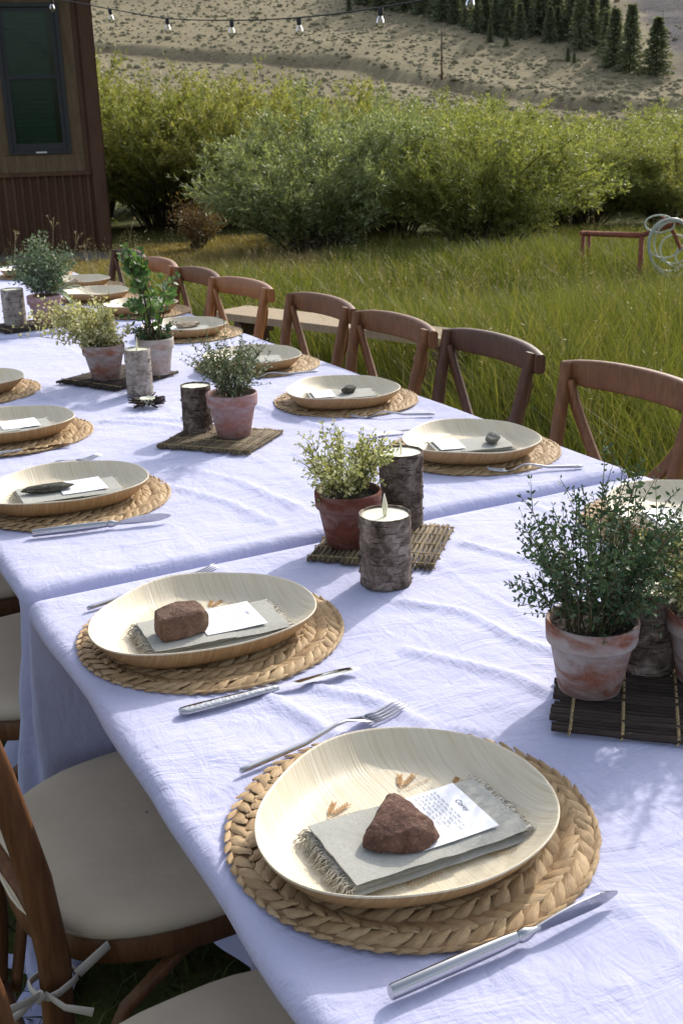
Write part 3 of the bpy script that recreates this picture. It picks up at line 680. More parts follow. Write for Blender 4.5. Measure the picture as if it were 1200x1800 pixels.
def make_cloth(x0, x1, y0, y1, step, seed):
    cx, cy = (x0 + x1) / 2, (y0 + y1) / 2; rr = .022; ov = .70
    hx, hy = (x1 - x0) / 2 - rr, (y1 - y0) / 2 - rr
    def axis(h):
        a = list(np.linspace(-h, h, max(8, int(2 * h / step))))
        ext = [.008, .016, .024, .032, .045, .065, .09, .12] + list(np.arange(.155, ov + .001, .036))
        return [-h - e for e in reversed(ext)] + a + [h + e for e in ext]
    sx, sy = axis(hx), axis(hy); V = []
    q = PI / 2 * rr
    def fold(w, depth, s):
        k = min(1, max(0, depth - .03) / .5)
        return k * (.030 * math.sin(w * 15 + s) + .018 * math.sin(w * 31 + 2 * s) + .02 * noise.noise(Vector((w * 7, depth * 5, s))) - .004) + .006 * noise.noise(Vector((w * 20, depth * 16, s + 3))) * min(1, depth * 8)
    for t in sy:
        for s in sx:
            a = max(0, abs(s) - hx); b = max(0, abs(t) - hy); sgx = 1 if s > 0 else -1; sgy = 1 if t > 0 else -1
            bx, by = max(-hx, min(hx, s)), max(-hy, min(hy, t))
            d = math.hypot(a, b)
            if d < 1e-9:
                e = min(hx - abs(s), hy - abs(t)); k = min(1, e / .03 + .15)
                V.append((cx + s, cy + t, TZ + top_disp(cx + s, cy + t) * k)); continue
            ux, uy = a / d * sgx, b / d * sgy
            if d < q: th = d / rr; off = rr * math.sin(th); zz = TZ - rr * (1 - math.cos(th)); dep = 0
            else: dep = d - q; off = rr; zz = TZ - rr - dep
            w = (bx if b > 0 and a == 0 else by) * 1.0
            if a > 0 and b > 0:
                phi = math.atan2(b, a); o2 = min(1, dep / .45) * (.030 * abs(math.sin(2 * phi)) + .022 * math.sin(6 * phi)); off += o2
            off += .006 * noise.noise(Vector((bx * 5 + 3, by * 5, seed))) * min(1, d / .02)
            if dep > 0:
                off += fold(w + (.7 if b > 0 else 0), dep, seed) * (1 if s > 0 or b > 0 else .6)
                if s < 0 and a > 0 and b == 0:                      # chair seats push the cloth in under the table
                    for cu_, half in LEFT_CHAIRS:
                        g_ = 1 / (1 + math.exp((abs(cy + t - cu_) - half) / .012)); q_ = min(1, max(0, (dep - .005) / .11)); g_ *= q_ * q_ * (3 - 2 * q_)
                        off -= .30 * g_
                    cg = 1 / (1 + math.exp(-(y1 - .13 - (cy + t)) / .03)); off -= .10 * cg * min(1, dep / .2)
                    if dep > .46: off += .55 * (dep - .46)
            if zz < .03: off += (.03 - zz) * .8; zz = .022 + .02 * abs(noise.noise(Vector((s * 9, t * 9, 2))))
            V.append((cx + bx + ux * off, cy + by + uy * off, zz))
    nx = len(sx)
    F = [(j * nx + i, j * nx + i + 1, (j + 1) * nx + i + 1, (j + 1) * nx + i) for j in range(len(sy) - 1) for i in range(nx - 1)]
    return V, F
tname = ['nearest', 'middle', 'farthest']
for k, (x0, x1, y0, y1) in enumerate(TAB):
    tb = thing('banquet_table', f'wooden banquet table hidden under the {tname[k]} white cloth', 'table', ((x0 + x1) / 2, (y0 + y1) / 2, 0), 0, 'tables set end to end')
    wx, wy = (x1 - x0) / 2 - .035, (y1 - y0) / 2 - .035
    part('tabletop', MB().box((-wx, -wy, .70), (wx, wy, TZ - .008)), 'table_wood', tb, False)
    for sx_ in (-1, 1):
        for sy_ in (-1, 1): part('leg', MB().box((sx_ * (wx - .44) - .03, sy_ * (wy - .15) - .03, 0), (sx_ * (wx - .44) + .03, sy_ * (wy - .15) + .03, .70)), 'table_wood', tb, False)
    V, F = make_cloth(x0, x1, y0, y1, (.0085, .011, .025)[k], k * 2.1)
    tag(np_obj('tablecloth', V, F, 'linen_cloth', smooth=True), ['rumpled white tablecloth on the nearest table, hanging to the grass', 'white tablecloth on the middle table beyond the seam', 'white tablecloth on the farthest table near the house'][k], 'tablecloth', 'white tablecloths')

# ------------------------------------------------------------------ place settings
def petal_mesh(seed, ln=.034, wd=.0170, ht=.0036):
    r = random.Random(seed); nu, nv = 7, 5; V = []; F = []
    for i in range(nu):
        u = i / (nu - 1); prof = max(.05, math.sin(PI * u ** .8)) ** .62
        for j in range(nv):
            v = j / (nv - 1) * 2 - 1
            V.append(((u - .5) * ln, v * wd / 2 * prof + .0012 * math.sin(u * 5 + seed), ht * (1 - v * v * .9) * (.30 + .70 * prof) + .0055 * (u - .4) * r.uniform(.7, 1.3) + .0008 * r.uniform(-1, 1)))
    for i in range(nu - 1):
        for j in range(nv - 1): F.append((i * nv + j, (i + 1) * nv + j, (i + 1) * nv + j + 1, i * nv + j + 1))
    m = MB(); m.add(V, F); return m
PET = [petal_mesh(s) for s in range(5)]
PETME = [mesh_of('braid_leaf', m, 'hyacinth') for m in PET]
def placemat(x, y, label, fine):
    o = thing('placemat', label, 'placemat', (x, y, TZ + .001), rnd.uniform(0, 6.28), 'braided round placemats')
    base = MB(); base.lathe([(0.0001, .0035), (.185, .0035), (.187, .0), (.0001, .0)], 48); part('backing', base, 'hyacinth_cord', o); base2 = MB()
    for i in range(62):                                   # narrow twisted strands along the rim
        a = 2 * PI * i / 62
        mtx = Matrix.Translation((.1885 * math.cos(a), .1885 * math.sin(a), .0018)) @ Matrix.Rotation(a + PI / 2 + math.radians(-9 + rnd.uniform(-4, 4)), 4, 'Z') @ Matrix.Diagonal((.78, .48, .9, 1))
        if fine: q = link('rim_strand', PETME[i % 5], o); q.matrix_local = mtx
        else: base2.add([mtx @ Vector(v) for v in PET[i % 5].v], PET[i % 5].f)
    joined = MB(); joined.add(base2.v, base2.f); R = .1860; wr = .0330
    for ring in range(5):
        rc = R - wr * (ring + .5); n = max(6, int(round(2 * PI * rc / .0185)))
        for row in (0, 1):
            rr = rc + (.0072 if row == 0 else -.0078)
            for i in range(n):
                a = 2 * PI * (i + .5 * row + rnd.uniform(-.12, .12)) / n; tilt = (1 if row == 0 else -1) * math.radians(27 + rnd.uniform(-7, 7))
                mtx = Matrix.Translation((rr * math.cos(a), rr * math.sin(a), .0025 + rnd.uniform(0, .0012))) @ Matrix.Rotation(a + PI / 2 + tilt, 4, 'Z') @ Matrix.Rotation(rnd.uniform(-.10, .06), 4, 'Y') @ Matrix.Diagonal((rnd.uniform(.9, 1.12), rnd.uniform(.85, 1.12), rnd.uniform(.8, 1.2), 1))
                k = rnd.randrange(5)
                if fine and ring < 2:
                    q = link('braid_leaf', PETME[k], o); q.matrix_local = mtx
                else:
                    pm = MB(); pm.v = PET[k].v; pm.f = PET[k].f; joined.add([mtx @ Vector(v) for v in pm.v], pm.f)
    q = part('braid', joined, 'hyacinth', o); q['kind'] = 'stuff'
    return o
def fourier(co):
    def r(th): return co[0] + sum(co[2 * k - 1] * math.cos(k * th) + co[2 * k] * math.sin(k * th) for k in (1, 2, 3))
    return r
C1 = (.148, .003, -.003, .005, .003, -.003, -.006); C2 = (.147, .0, -.004, .012, 0, -.001, -.010)
CR = (.146, .003, -.002, -.001, -.002, -.006, -.007); CL = (.147, .001, -.003, .014, .0, -.001, -.009)
def plate_mesh(co, depth=.037):
    r = fourier(co); s = depth / .043
    prof = [(.0005, .0055), (.30, .0055), (.66, .0058), (.755, .0074), (.83, .0135), (.89, .0225), (.95, .0330), (.987, .0405), (1.0, .043), (1.006, .0425), (1.006, .0405), (.988, .0345), (.94, .0235), (.875, .0115), (.81, .0030), (.70, .0012), (.0005, .001)]
    def fn(th, q, z):
        k = max(0, (q - .6) / .4); w = .0022 * math.sin(2 * th + 1) * k + .0012 * math.sin(5 * th) * k
        return r(th) * q, z * s + w
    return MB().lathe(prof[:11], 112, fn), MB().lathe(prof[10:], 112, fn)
def sprig_mesh():                    # stamped wheat sprigs with a line of script below
    m = MB(); r = random.Random(2)
    def flat(pts, w):
        for a, b in zip(pts[:-1], pts[1:]):
            d = Vector((b[0] - a[0], b[1] - a[1], 0)).normalized(); s = Vector((-d.y, d.x, 0)) * w / 2
            A = Vector((a[0], a[1], 0)); B = Vector((b[0], b[1], 0)); m.add([A - s, B - s, B + s, A + s], [(0, 1, 2, 3)])
    for (ang, L) in ((.95, .017), (.45, .020)):
        e = (L * math.cos(ang), L * math.sin(ang)); flat([(0, 0), e], .0007)
        for i in range(6):
            t = .3 + i * .13; b = (e[0] * t, e[1] * t)
            for sgn in (-1, 1):
                a2 = ang + sgn * .5; q = (b[0] + .0042 * math.cos(a2), b[1] + .0042 * math.sin(a2)); flat([b, q], .0010)
    pts = [(.001 + i * .0009, -.0022 + .0016 * math.sin(i * 2.1) * r.uniform(.4, 1)) for i in range(28)]; flat(pts, .0005)
    return m
SPRIG = mesh_of('stamp', sprig_mesh(), 'stamp_ink', False)
PLATES = {}
def plate(x, y, co, label, rz=0, grain=0.0, stamps=()):
    o = thing('leaf_plate', label, 'plate', (x, y, TZ + .0105), rz, 'palm leaf plates')
    key = (co, round(grain, 2))
    if key not in PLATES:
        m, m2 = plate_mesh(co); PLATES[key] = mesh_of('dish', m, 'palm_leaf'), mesh_of('underside', m2, 'palm_leaf_under_shaded')
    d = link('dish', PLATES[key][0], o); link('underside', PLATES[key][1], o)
    for (sx, sy, a) in stamps: link('stamp', SPRIG, o, (sx, sy, .0070 + max(0, math.hypot(sx, sy) - .085) * .08), (0, 0, a)).scale = (1.5, 1.5, 1)
    return o
NAPR = random.Random(12)
def napkin(x, y, rz, label, w=.195, h=.108, fringe=True, z=TZ + .0175):
    o = thing('folded_napkin', label, 'napkin', (x, y, z), rz, 'grey linen napkins')
    def sheet(z0, th, x0, x1, y0, y1, seed):
        m = MB(); nx, ny = 26, 14; V = []
        for top in (1, 0):
            for j in range(ny):
                for i in range(nx):
                    u = i / (nx - 1); v = j / (ny - 1); X = x0 + (x1 - x0) * u; Y = y0 + (y1 - y0) * v
                    ed = min(v, 1 - v) * (y1 - y0); rnd_ = th * .5 * max(0, 1 - ed / .004) ** 2
                    zz = z0 + (th - rnd_ if top else rnd_) + .0016 * noise.noise(Vector((X * 22, Y * 22, seed))) + .0012 * math.sin(u * 3 + seed)
                    V.append((X + .0015 * noise.noise(Vector((v * 6, seed, u))), Y + .0012 * noise.noise(Vector((u * 7, seed, 1))), zz))
        N = nx * ny; F = []
        for j in range(ny - 1):
            for i in range(nx - 1):
                a = j * nx + i; F.append((a, a + 1, a + nx + 1, a + nx)); F.append((N + a + nx, N + a + nx + 1, N + a + 1, N + a))
        for i in range(nx - 1):
            a = i; F.append((N + a, N + a + 1, a + 1, a)); a = (ny - 1) * nx + i; F.append((a, a + 1, N + a + 1, N + a))
        for j in range(ny - 1):
            a = j * nx; F.append((a, a + nx, N + a + nx, N + a)); a = j * nx + nx - 1; F.append((N + a, N + a + nx, a + nx, a))
        m.add(V, F); return m
    W, Hh = w / 2, h / 2
    part('lower_fold', sheet(0, .0055, -W - .002, W - .003, -Hh - .004, Hh, 1.0 + x), 'napkin_linen', o, sharp=50)
    part('upper_fold', sheet(.0060, .0060, -W + .001, W, -Hh, Hh - .002, 4.0 + y), 'napkin_linen', o, sharp=50)
    part('band', sheet(.0124, .0022, -W + .002, -W + .118, -Hh - .001, Hh - .003, 7.0 + y), 'napkin_linen', o, sharp=50)
    if fringe:
        for side in (-1, 1):
            m = MB()
            for k in range(190 if fringe == 2 else 46):
                yy = NAPR.uniform(-Hh, Hh - .002); zz = NAPR.choice((.003, .009, .011)); L = NAPR.uniform(.008, .020); a = NAPR.gauss(0, .35); dr = zz * NAPR.uniform(.3, 1.1)
                x0 = side * (W - .003); p1 = (x0 + side * L * .5 * math.cos(a), yy + L * .5 * math.sin(a), zz + .001); p2 = (x0 + side * L * math.cos(a * 1.4), yy + L * math.sin(a * 1.6), max(.001, zz - dr))
                m.tube([(x0, yy, zz), p1, p2], [.0006, .0006, .0004], 3, False)
            q = part('fringe', m, 'napkin_fringe', o); q['kind'] = 'stuff'
    return o
def text_mesh(s, size):
    cu = bpy.data.curves.new('lettering', 'FONT'); cu.body = s; cu.size = size; cu.align_x = 'CENTER'; cu.align_y = 'CENTER'; cu.shear = .25; cu.resolution_u = 3
    ob = bpy.data.objects.new('lettering', cu); col.objects.link(ob); dg = bpy.context.evaluated_depsgraph_get(); me = bpy.data.meshes.new_from_object(ob.evaluated_get(dg))
    bpy.data.objects.remove(ob); me.materials.clear(); me.materials.append(MATS['ink']); return me
def card(x, y, rz, label, w=.058, h=.086, name=None, lines=True, z=TZ + .0175 + .0150):
    o = thing('name_card', label, 'card', (x, y, z), rz, 'white name cards')
    m = MB(); V = []; nx, ny = 6, 8
    for top in (1, 0):
        for j in range(ny):
            for i in range(nx):
                u = i / (nx - 1) - .5; v = j / (ny - 1) - .5; V.append((u * w, v * h, (.0006 if top else 0) + .0012 * (u * u * 2)))
    N = nx * ny; F = [(j * nx + i, j * nx + i + 1, (j + 1) * nx + i + 1, (j + 1) * nx + i) for j in range(ny - 1) for i in range(nx - 1)]
    F += [tuple(N + q for q in reversed(f)) for f in F[:]]
    for i in range(nx - 1): F += [(N + i, N + i + 1, i + 1, i), ((ny - 1) * nx + i, (ny - 1) * nx + i + 1, N + (ny - 1) * nx + i + 1, N + (ny - 1) * nx + i)]
    for j in range(ny - 1): F += [(j * nx, (j + 1) * nx, N + (j + 1) * nx, N + j * nx), (N + j * nx + nx - 1, N + (j + 1) * nx + nx - 1, (j + 1) * nx + nx - 1, j * nx + nx - 1)]
    m.add(V, F); part('paper', m, 'card_paper', o, False)
    if name:
        q = link('name_lettering', text_mesh(name, .0088), o, (w / 2 - .013, .004, .0014), (0, 0, -PI / 2))
    if lines:
        ink = MB(); rr = random.Random(int(x * 1000))
        for r_ in range(6 if name else 4):
            xx = w / 2 - .026 - r_ * .0048; yy = h / 2 - .006; end = -h / 2 + .008 + rr.uniform(0, .02)
            while yy > end:
                L = rr.uniform(.003, .008); k = max(3, int(L / .0009)); pts = [(xx + .0009 * math.sin(i * 2.3 + rr.random()) * rr.uniform(.4, 1.1), yy - L * i / k) for i in range(k + 1)]
                for a, b in zip(pts[:-1], pts[1:]):
                    zz = .0015; wv = .00034; ink.add([(a[0] - wv, a[1], zz), (b[0] - wv, b[1], zz), (b[0] + wv, b[1], zz), (a[0] + wv, a[1], zz)], [(0, 1, 2, 3)])
                yy -= L + .0022
        part('handwriting', ink, 'ink', o, False)
    return o
def slab(x, y, z, rz, outline, thick, label, mt, seed, top=.80, amp=.004, lean=(0, 0)):
    """angular stone: an outline raised to a chipped, slightly domed top"""
    r = random.Random(seed); pts = [Vector((a, b, 0)) for a, b in outline]; n = 72; per = []
    seg = [(pts[i], pts[(i + 1) % len(pts)]) for i in range(len(pts))]; tot = sum((b - a).length for a, b in seg)
    for k in range(n):
        d = tot * k / n
        for a, b in seg:
            L = (b - a).length
            if d <= L: per.append(a.lerp(b, d / L)); break
            d -= L
    cen = sum(per, Vector()) / n; V = []
    lev = [(.02, 0), (.84, .0), (.95, .06), (1.0, .22), (1.0, .45), (.975, .66), (.93, .82), (.86, .93), (.74, 1.0), (.55, 1.05), (.30, 1.10), (.02, 1.12)]
    for q, h in lev:
        for p in per:
            v = cen + (p - cen) * q; zz = h * thick
            zz *= 1 - (1 - top) * (.5 + .5 * noise.noise(Vector((p.x * 30, p.y * 30, seed)))) if h > .5 else 1
            w = Vector((v.x, v.y, zz)); nn = noise.noise_vector(w * 38 + Vector((seed, 0, 0))) * amp + noise.noise_vector(w * 110) * amp * .45 + noise.noise_vector(w * 260) * amp * .18
            w += nn * min(1, q * 1.5); w.x += lean[0] * h * thick; w.y += lean[1] * h * thick; V.append(w)
    m = MB(); m.add(V, [(i * n + j, i * n + (j + 1) % n, (i + 1) * n + (j + 1) % n, (i + 1) * n + j) for i in range(len(lev) - 1) for j in range(n)])
    me = mesh_of('stone', m, mt); me.set_sharp_from_angle(angle=math.radians(28)); o = link('stone', me, None, (x, y, z), (0, 0, rz)); return tag(o, label, 'stone', 'stones on the napkins')
def stone(x, y, z, rz, dims, label, mt, seed, outline=None, rough=.16, tilt=0.0):
    import bmesh
    bm = bmesh.new(); bmesh.ops.create_icosphere(bm, subdivisions=4, radius=1.0)
    planes = []; r = random.Random(seed)
    for _ in range(14): planes.append((Vector((r.gauss(0, 1), r.gauss(0, 1), r.gauss(0, .8))).normalized(), r.uniform(.70, .93)))
    for v in bm.verts:
        p = v.co.normalized(); k = 1.0
        for nn, d in planes:
            c = p.dot(nn)
            if c > 0: k = min(k, d / c)
        p = p * min(k, 1.15)
        if outline:
            th = math.atan2(p.y, p.x); f = outline(th); hr = math.hypot(p.x, p.y); p = Vector((p.x * f, p.y * f, math.copysign(abs(p.z) ** .62, p.z)))
        p += p.normalized() * (rough * .5 * noise.noise(p * 2.3 + Vector((seed, 0, 0))) + rough * .28 * noise.noise(p * 6 + Vector((0, seed, 0))) + rough * .12 * noise.noise(p * 15))
        v.co = Vector((p.x * dims[0] / 2, p.y * dims[1] / 2, p.z * dims[2] / 2))
    me = bpy.data.meshes.new('stone'); bm.to_mesh(me); bm.free(); finish_mesh(me, mt); me.set_sharp_from_angle(angle=math.radians(38))
    zmin = min(v.co.z for v in me.vertices)
    o = link('stone', me, None, (x, y, z - zmin * .92), (tilt, 0, rz)); return tag(o, label, 'stone', 'stones on the napkins')

def knife(p0, p1, label, style, z=TZ + .004):
    a = Vector((p0[0], p0[1], 0)); b = Vector((p1[0], p1[1], 0)); d = b - a; L = d.length
    o = thing('table_knife', label, 'knife', (a.x, a.y, z), math.atan2(d.y, d.x), 'table knives')
    if style == 'round':                                  # stands on its edge: round handle, bead, thin upright blade
        h = MB(); hx = L * .535; n = 20
        prof = [(0, .0035), (.0003, .0062), (.003, .0070), (hx * .5, .0074), (hx * .85, .0068), (hx * .985, .0058), (hx, .0035)]
        V = []
        for x_, r_ in prof:
            for j in range(n):
                th = 2 * PI * j / n; V.append((x_, r_ * .82 * math.cos(th), .0072 + r_ * 1.05 * math.sin(th)))
        F = [(i * n + j, i * n + (j + 1) % n, (i + 1) * n + (j + 1) % n, (i + 1) * n + j) for i in range(len(prof) - 1) for j in range(n)] + [tuple(range(n - 1, -1, -1)), tuple((len(prof) - 1) * n + j for j in range(n))]
        h.add(V, F); part('handle', h, 'steel', o, sharp=40)
        bd = MB(); prof = [(hx - .002, .0042), (hx + .002, .0066), (hx + .007, .0072), (hx + .012, .0060), (hx + .018, .0036), (hx + .024, .0028)]
        V = []
        for x_, r_ in prof:
            for j in range(n):
                th = 2 * PI * j / n; V.append((x_, r_ * .8 * math.cos(th), .0066 + r_ * math.sin(th)))
        bd.add(V, [(i * n + j, i * n + (j + 1) % n, (i + 1) * n + (j + 1) % n, (i + 1) * n + j) for i in range(len(prof) - 1) for j in range(n)] + [tuple(range(n - 1, -1, -1))]); part('bolster', bd, 'steel', o)
        bl = MB(); V = []; k = 14
        for i in range(k):
            u = i / (k - 1); X = hx + .020 + (L - hx - .020) * u; top = .0098 + .0066 * math.sin(min(1, u * 1.7) * PI / 2) * (1 - max(0, (u - .72) / .28) ** 2); bot = .0030 - .002 * min(1, u * 3) + .006 * max(0, (u - .7) / .3) ** 2
            V += [(X, -.0010 * (1 - u * .6), top), (X, .0010 * (1 - u * .6), top), (X, .0004, bot), (X, -.0004, bot)]
        bl.add(V, [(i * 4 + j, i * 4 + (j + 1) % 4, (i + 1) * 4 + (j + 1) % 4, (i + 1) * 4 + j) for i in range(k - 1) for j in range(4)] + [(3, 2, 1, 0), tuple((k - 1) * 4 + j for j in range(4))]); part('blade', bl, 'steel', o, sharp=30)
    else:                                                 # lies flat: hammered handle, broad blade
        h = MB(); hx = L * .50; n = 16; V = []
        prof = [(0, .004), (.003, .0078), (.010, .0095), (.03, .0098), (hx * .6, .0082), (hx * .92, .0066), (hx, .0058), (hx + .008, .0048)]
        for x_, r_ in prof:
            for j in range(n):
                th = 2 * PI * j / n; V.append((x_, r_ * math.cos(th), .0042 + .0042 * min(1, r_ / .006) * math.sin(th)))
        h.add(V, [(i * n + j, i * n + (j + 1) % n, (i + 1) * n + (j + 1) % n, (i + 1) * n + j) for i in range(len(prof) - 1) for j in range(n)] + [tuple(range(n - 1, -1, -1)), tuple((len(prof) - 1) * n + j for j in range(n))]); part('handle', h, 'steel_hammered', o, sharp=50)
        bl = MB(); V = []; k = 16
        for i in range(k):
            u = i / (k - 1); X = hx + .004 + (L - hx - .004) * u; up_ = .0048 + .0042 * math.sin(min(1, u * 1.4) * PI / 2) - .0105 * max(0, (u - .78) / .22) ** 2.2; dn = -.0048 - .0040 * math.sin(min(1, u * 2) * PI / 2) + .0012 * max(0, (u - .8) / .2)
            V += [(X, up_, .0036), (X, up_ * .6, .0050), (X, dn, .0044), (X, dn * .7, .0032)]
        bl.add(V, [(i * 4 + j, i * 4 + (j + 1) % 4, (i + 1) * 4 + (j + 1) % 4, (i + 1) * 4 + j) for i in range(k - 1) for j in range(4)] + [(3, 2, 1, 0), tuple((k - 1) * 4 + j for j in range(4))]); part('blade', bl, 'steel', o, sharp=30)
    return o
def fork(p0, p1, label, z=TZ + .004, lift=0.0):           # p0 handle end, p1 tine tips
    a = Vector((p0[0], p0[1], 0)); b = Vector((p1[0], p1[1], 0)); d = b - a; L = d.length
    o = thing('table_fork', label, 'fork', (a.x, a.y, z), math.atan2(d.y, d.x), 'table forks')
    if lift: o.rotation_euler[1] = -lift
    h = MB(); V = []; n = 10; neck = L * .62
    prof = [(0, .0020, .0025), (.002, .0040, .0034), (.012, .0045, .0036), (neck * .6, .0036, .0030), (neck * .9, .0026, .0022), (neck, .0028, .0018), (neck + .012, .0062, .0014), (neck + .026, .0100, .0012), (neck + .040, .0112, .0011)]
    def zc(x): u = x / L; return .004 + .009 * math.exp(-((u - .60) / .14) ** 2) + (-.004 + .006 * ((u - .78) / .22) ** 2 if u > .78 else -.004 * max(0, (u - .6) / .18) if u > .6 else 0)
    for x_, w_, t_ in prof:
        for j in range(n): th = 2 * PI * j / n; V.append((x_, w_ * math.cos(th), zc(x_) + t_ * math.sin(th)))
    h.add(V, [(i * n + j, i * n + (j + 1) % n, (i + 1) * n + (j + 1) % n, (i + 1) * n + j) for i in range(len(prof) - 1) for j in range(n)] + [tuple(range(n - 1, -1, -1)), tuple((len(prof) - 1) * n + j for j in range(n))]); part('handle', h, 'steel', o)
    for q in range(4):
        y = -.0090 + q * .006; x0 = neck + .037; k = 5
        part('tine', MB().tube([(x0 + (L - x0) * i / (k - 1), y * (1 + .05 * i / k), zc(x0 + (L - x0) * i / (k - 1))) for i in range(k)], [.0017, .0016, .0015, .0013, .0008], 6), 'steel', o)
    return o
def tri_outline(th):      # blunt triangle with one notch
    return .80 + .28 * math.cos(3 * (th - 1.75)) * .8 - .16 * math.exp(-((th - .25) / .3) ** 2) + .06 * math.cos(2 * th)

LS = {1: ('nearest left seat', .510, .8575), 2: ('second left seat from the front', .508, 1.412), 3: ('third left seat from the front', .502, 2.141), 4: ('fourth left seat from the front', .510, 2.725), 5: ('fifth left seat, cut by the left edge', .515, 3.285)}
RS = {2: ('right seat behind the big thyme pot', 1.42, 1.40), 3: ('first right seat beyond the cloth seam', 1.36, 2.0), 4: ('second right seat beyond the seam', 1.354, 2.59), 5: ('third right seat beyond the seam', 1.35, 3.16), 6: ('fourth right seat beyond the seam', 1.375, 3.83),
      7: ('fifth right seat beyond the seam', 1.41, 4.44), 8: ('sixth right seat beyond the seam', 1.37, 4.93), 9: ('seventh right seat beyond the seam', 1.42, 5.40), 10: ('last right seat near the house', 1.34, 6.02)}
ST = [(-.055, .052, -.1), (.036, .060, .1), (-.04, -.083, .1), (.05, -.080, -.2), (-.100, -.020, .3), (.085, .035, -.3)]
for k, (nm, x, y) in LS.items():
    placemat(x, y, f'round braided tan placemat at the {nm}', k <= 3)
    px_, py_ = {1: (.488, .842), 2: (.489, 1.402)}.get(k, (x - .02, y - .008))
    plate(px_, py_, C1 if k == 1 else C2 if k == 2 else CL, f'cream palm leaf plate at the {nm}', 0, 0, ST if k <= 2 else ())
    if k == 5: continue
    nx_, ny_ = {1: (.494, .818), 2: (.497, 1.378)}.get(k, (x - .012, y - .018))
    napkin(nx_, ny_, {1: -.02, 2: -.06, 3: -.05, 4: -.04}[k], f'folded grey fringed napkin at the {nm}', fringe=2 if k <= 2 else 1)
    card(nx_ + .026, ny_ + .002, {1: -.02, 2: -.06}.get(k, -.05), f'white handwritten name card at the {nm}', name={1: 'Corey', 2: 'Sue'}.get(k), w=.088)
ZN = TZ + .0175 + .0146
def chunk(x, y, z, rz, pts, label, mt, seed, amp=.0016):
    import bmesh
    bm = bmesh.new()
    for p_ in pts: bm.verts.new(p_)
    g_ = bmesh.ops.convex_hull(bm, input=bm.verts); bmesh.ops.delete(bm, geom=[e for e in g_['geom_interior'] if isinstance(e, bmesh.types.BMVert)], context='VERTS')
    bmesh.ops.bevel(bm, geom=list(bm.edges), offset=.0018, segments=1, affect='EDGES'); bmesh.ops.triangulate(bm, faces=bm.faces)
    bmesh.ops.subdivide_edges(bm, edges=bm.edges, cuts=3, use_grid_fill=True)
    for v in bm.verts: v.co += noise.noise_vector(v.co * 60 + Vector((seed, 0, 0))) * amp + noise.noise_vector(v.co * 190) * amp * .5
    me = bpy.data.meshes.new('stone'); bm.to_mesh(me); bm.free(); finish_mesh(me, mt); me.set_sharp_from_angle(angle=math.radians(24)); o = link('stone', me, None, (x, y, z), (0, 0, rz)); return tag(o, label, 'stone', 'stones on the napkins')
chunk(.468, .812, ZN + .0008, 0, [(-.042, -.003, .003), (-.037, -.014, .002), (-.014, -.030, .001), (.012, -.037, .001), (.034, -.028, .003), (.036, -.012, .002), (.030, .053, .003), (.021, .057, .003), (-.008, .034, .002),
    (-.036, .0, .013), (-.012, -.023, .019), (.010, -.028, .022), (.027, -.020, .020), (.026, .010, .021), (.026, .047, .015), (.018, .049, .016), (-.002, .027, .020), (.008, -.002, .027), (-.022, .006, .019)], 'reddish brown triangular stone on the nearest napkin', 'rock_red', 5, .0022)
chunk(.450, 1.368, ZN + .0005, .02, [(a_ * .88, b_ * .9, c_ * .80) for a_, b_, c_ in [(-.041, -.020, .002), (-.043, -.016, .036), (-.037, .016, .046), (-.038, .022, .0), (-.002, .024, .051), (.006, .004, .047), (.036, .020, .044), (.040, .018, .002), (.042, -.014, .030), (.036, -.022, .012), (.030, -.020, .0), (-.02, -.024, .0), (-.038, -.018, .040), (.030, -.016, .040), (.044, -.004, .018)]], 'rusty brown blocky stone on the second left napkin', 'rock_rust', 8)
stone(.452, 2.125, ZN, -.12, (.108, .038, .016), 'long thin dark slate stone on the third left napkin', 'rock_slate', 3, None, .16)
stone(.435, 2.71, ZN, .3, (.085, .05, .028), 'smooth dark grey stone on the fourth left napkin', 'rock_slate', 14, None, .06)
for k, (nm, x, y) in RS.items():
    placemat(x, y, f'round braided tan placemat at the {nm}', False)
    plate(x - .03, y - .02, CR, f'cream palm leaf plate at the {nm}', (k * .7) % .5 - .2, 0)
    if k in (3, 4, 5, 6, 2):
        napkin(x - .03, y - .035, PI - .3, f'folded grey napkin at the {nm}', .17, .10, 1)
        card(x - .075, y - .015, PI - .3, f'white name card at the {nm}', .055, .082, lines=(k < 5))
stone(1.372, 1.945, ZN - .002, .9, (.048, .036, .026), 'small grey brown stone on the plate of the first right seat beyond the seam', 'rock_grey', 21, None, .15)
stone(1.346, 2.555, ZN - .002, .5, (.056, .036, .024), 'dark brown stone on the plate of the second right seat beyond the seam', 'rock_slate', 22, None, .14)
stone(1.30, 3.135, ZN - .002, .4, (.055, .045, .030), 'dark grey stone half hidden by the small bushy thyme', 'rock_slate', 23, None, .14)
stone(1.36, 3.80, ZN - .002, .2, (.11, .06, .022), 'flat tan stone on the plate of the fourth right seat beyond the seam', 'rock_tan', 24, None, .16)
stone(1.38, 5.37, TZ + .020, .2, (.07, .05, .03), 'small pale stone on the seventh right plate beyond the seam', 'rock_tan', 25, None, .16)
knife((.368, .654), (.614, .660), 'polished knife with round handle lying nearest to the camera', 'round')
knife((.382, 1.199), (.632, 1.193), 'knife with hammered handle and broad blade beside the second left seat', 'flat')
knife((.377, 1.956), (.625, 1.912), 'knife with squared handle at the third left seat', 'round')
knife((.365, 2.562), (.607, 2.548), 'knife at the fourth left seat, cut by the left edge', 'flat')
fork((.395, 1.036), (.634, 1.078), 'slender steel fork behind the nearest left plate')
fork((.372, 1.577), (.608, 1.636), 'fork mostly hidden behind the second left plate')
fork((.40, 2.345), (.636, 2.415), 'fork hidden behind the third left plate, tine tips showing')
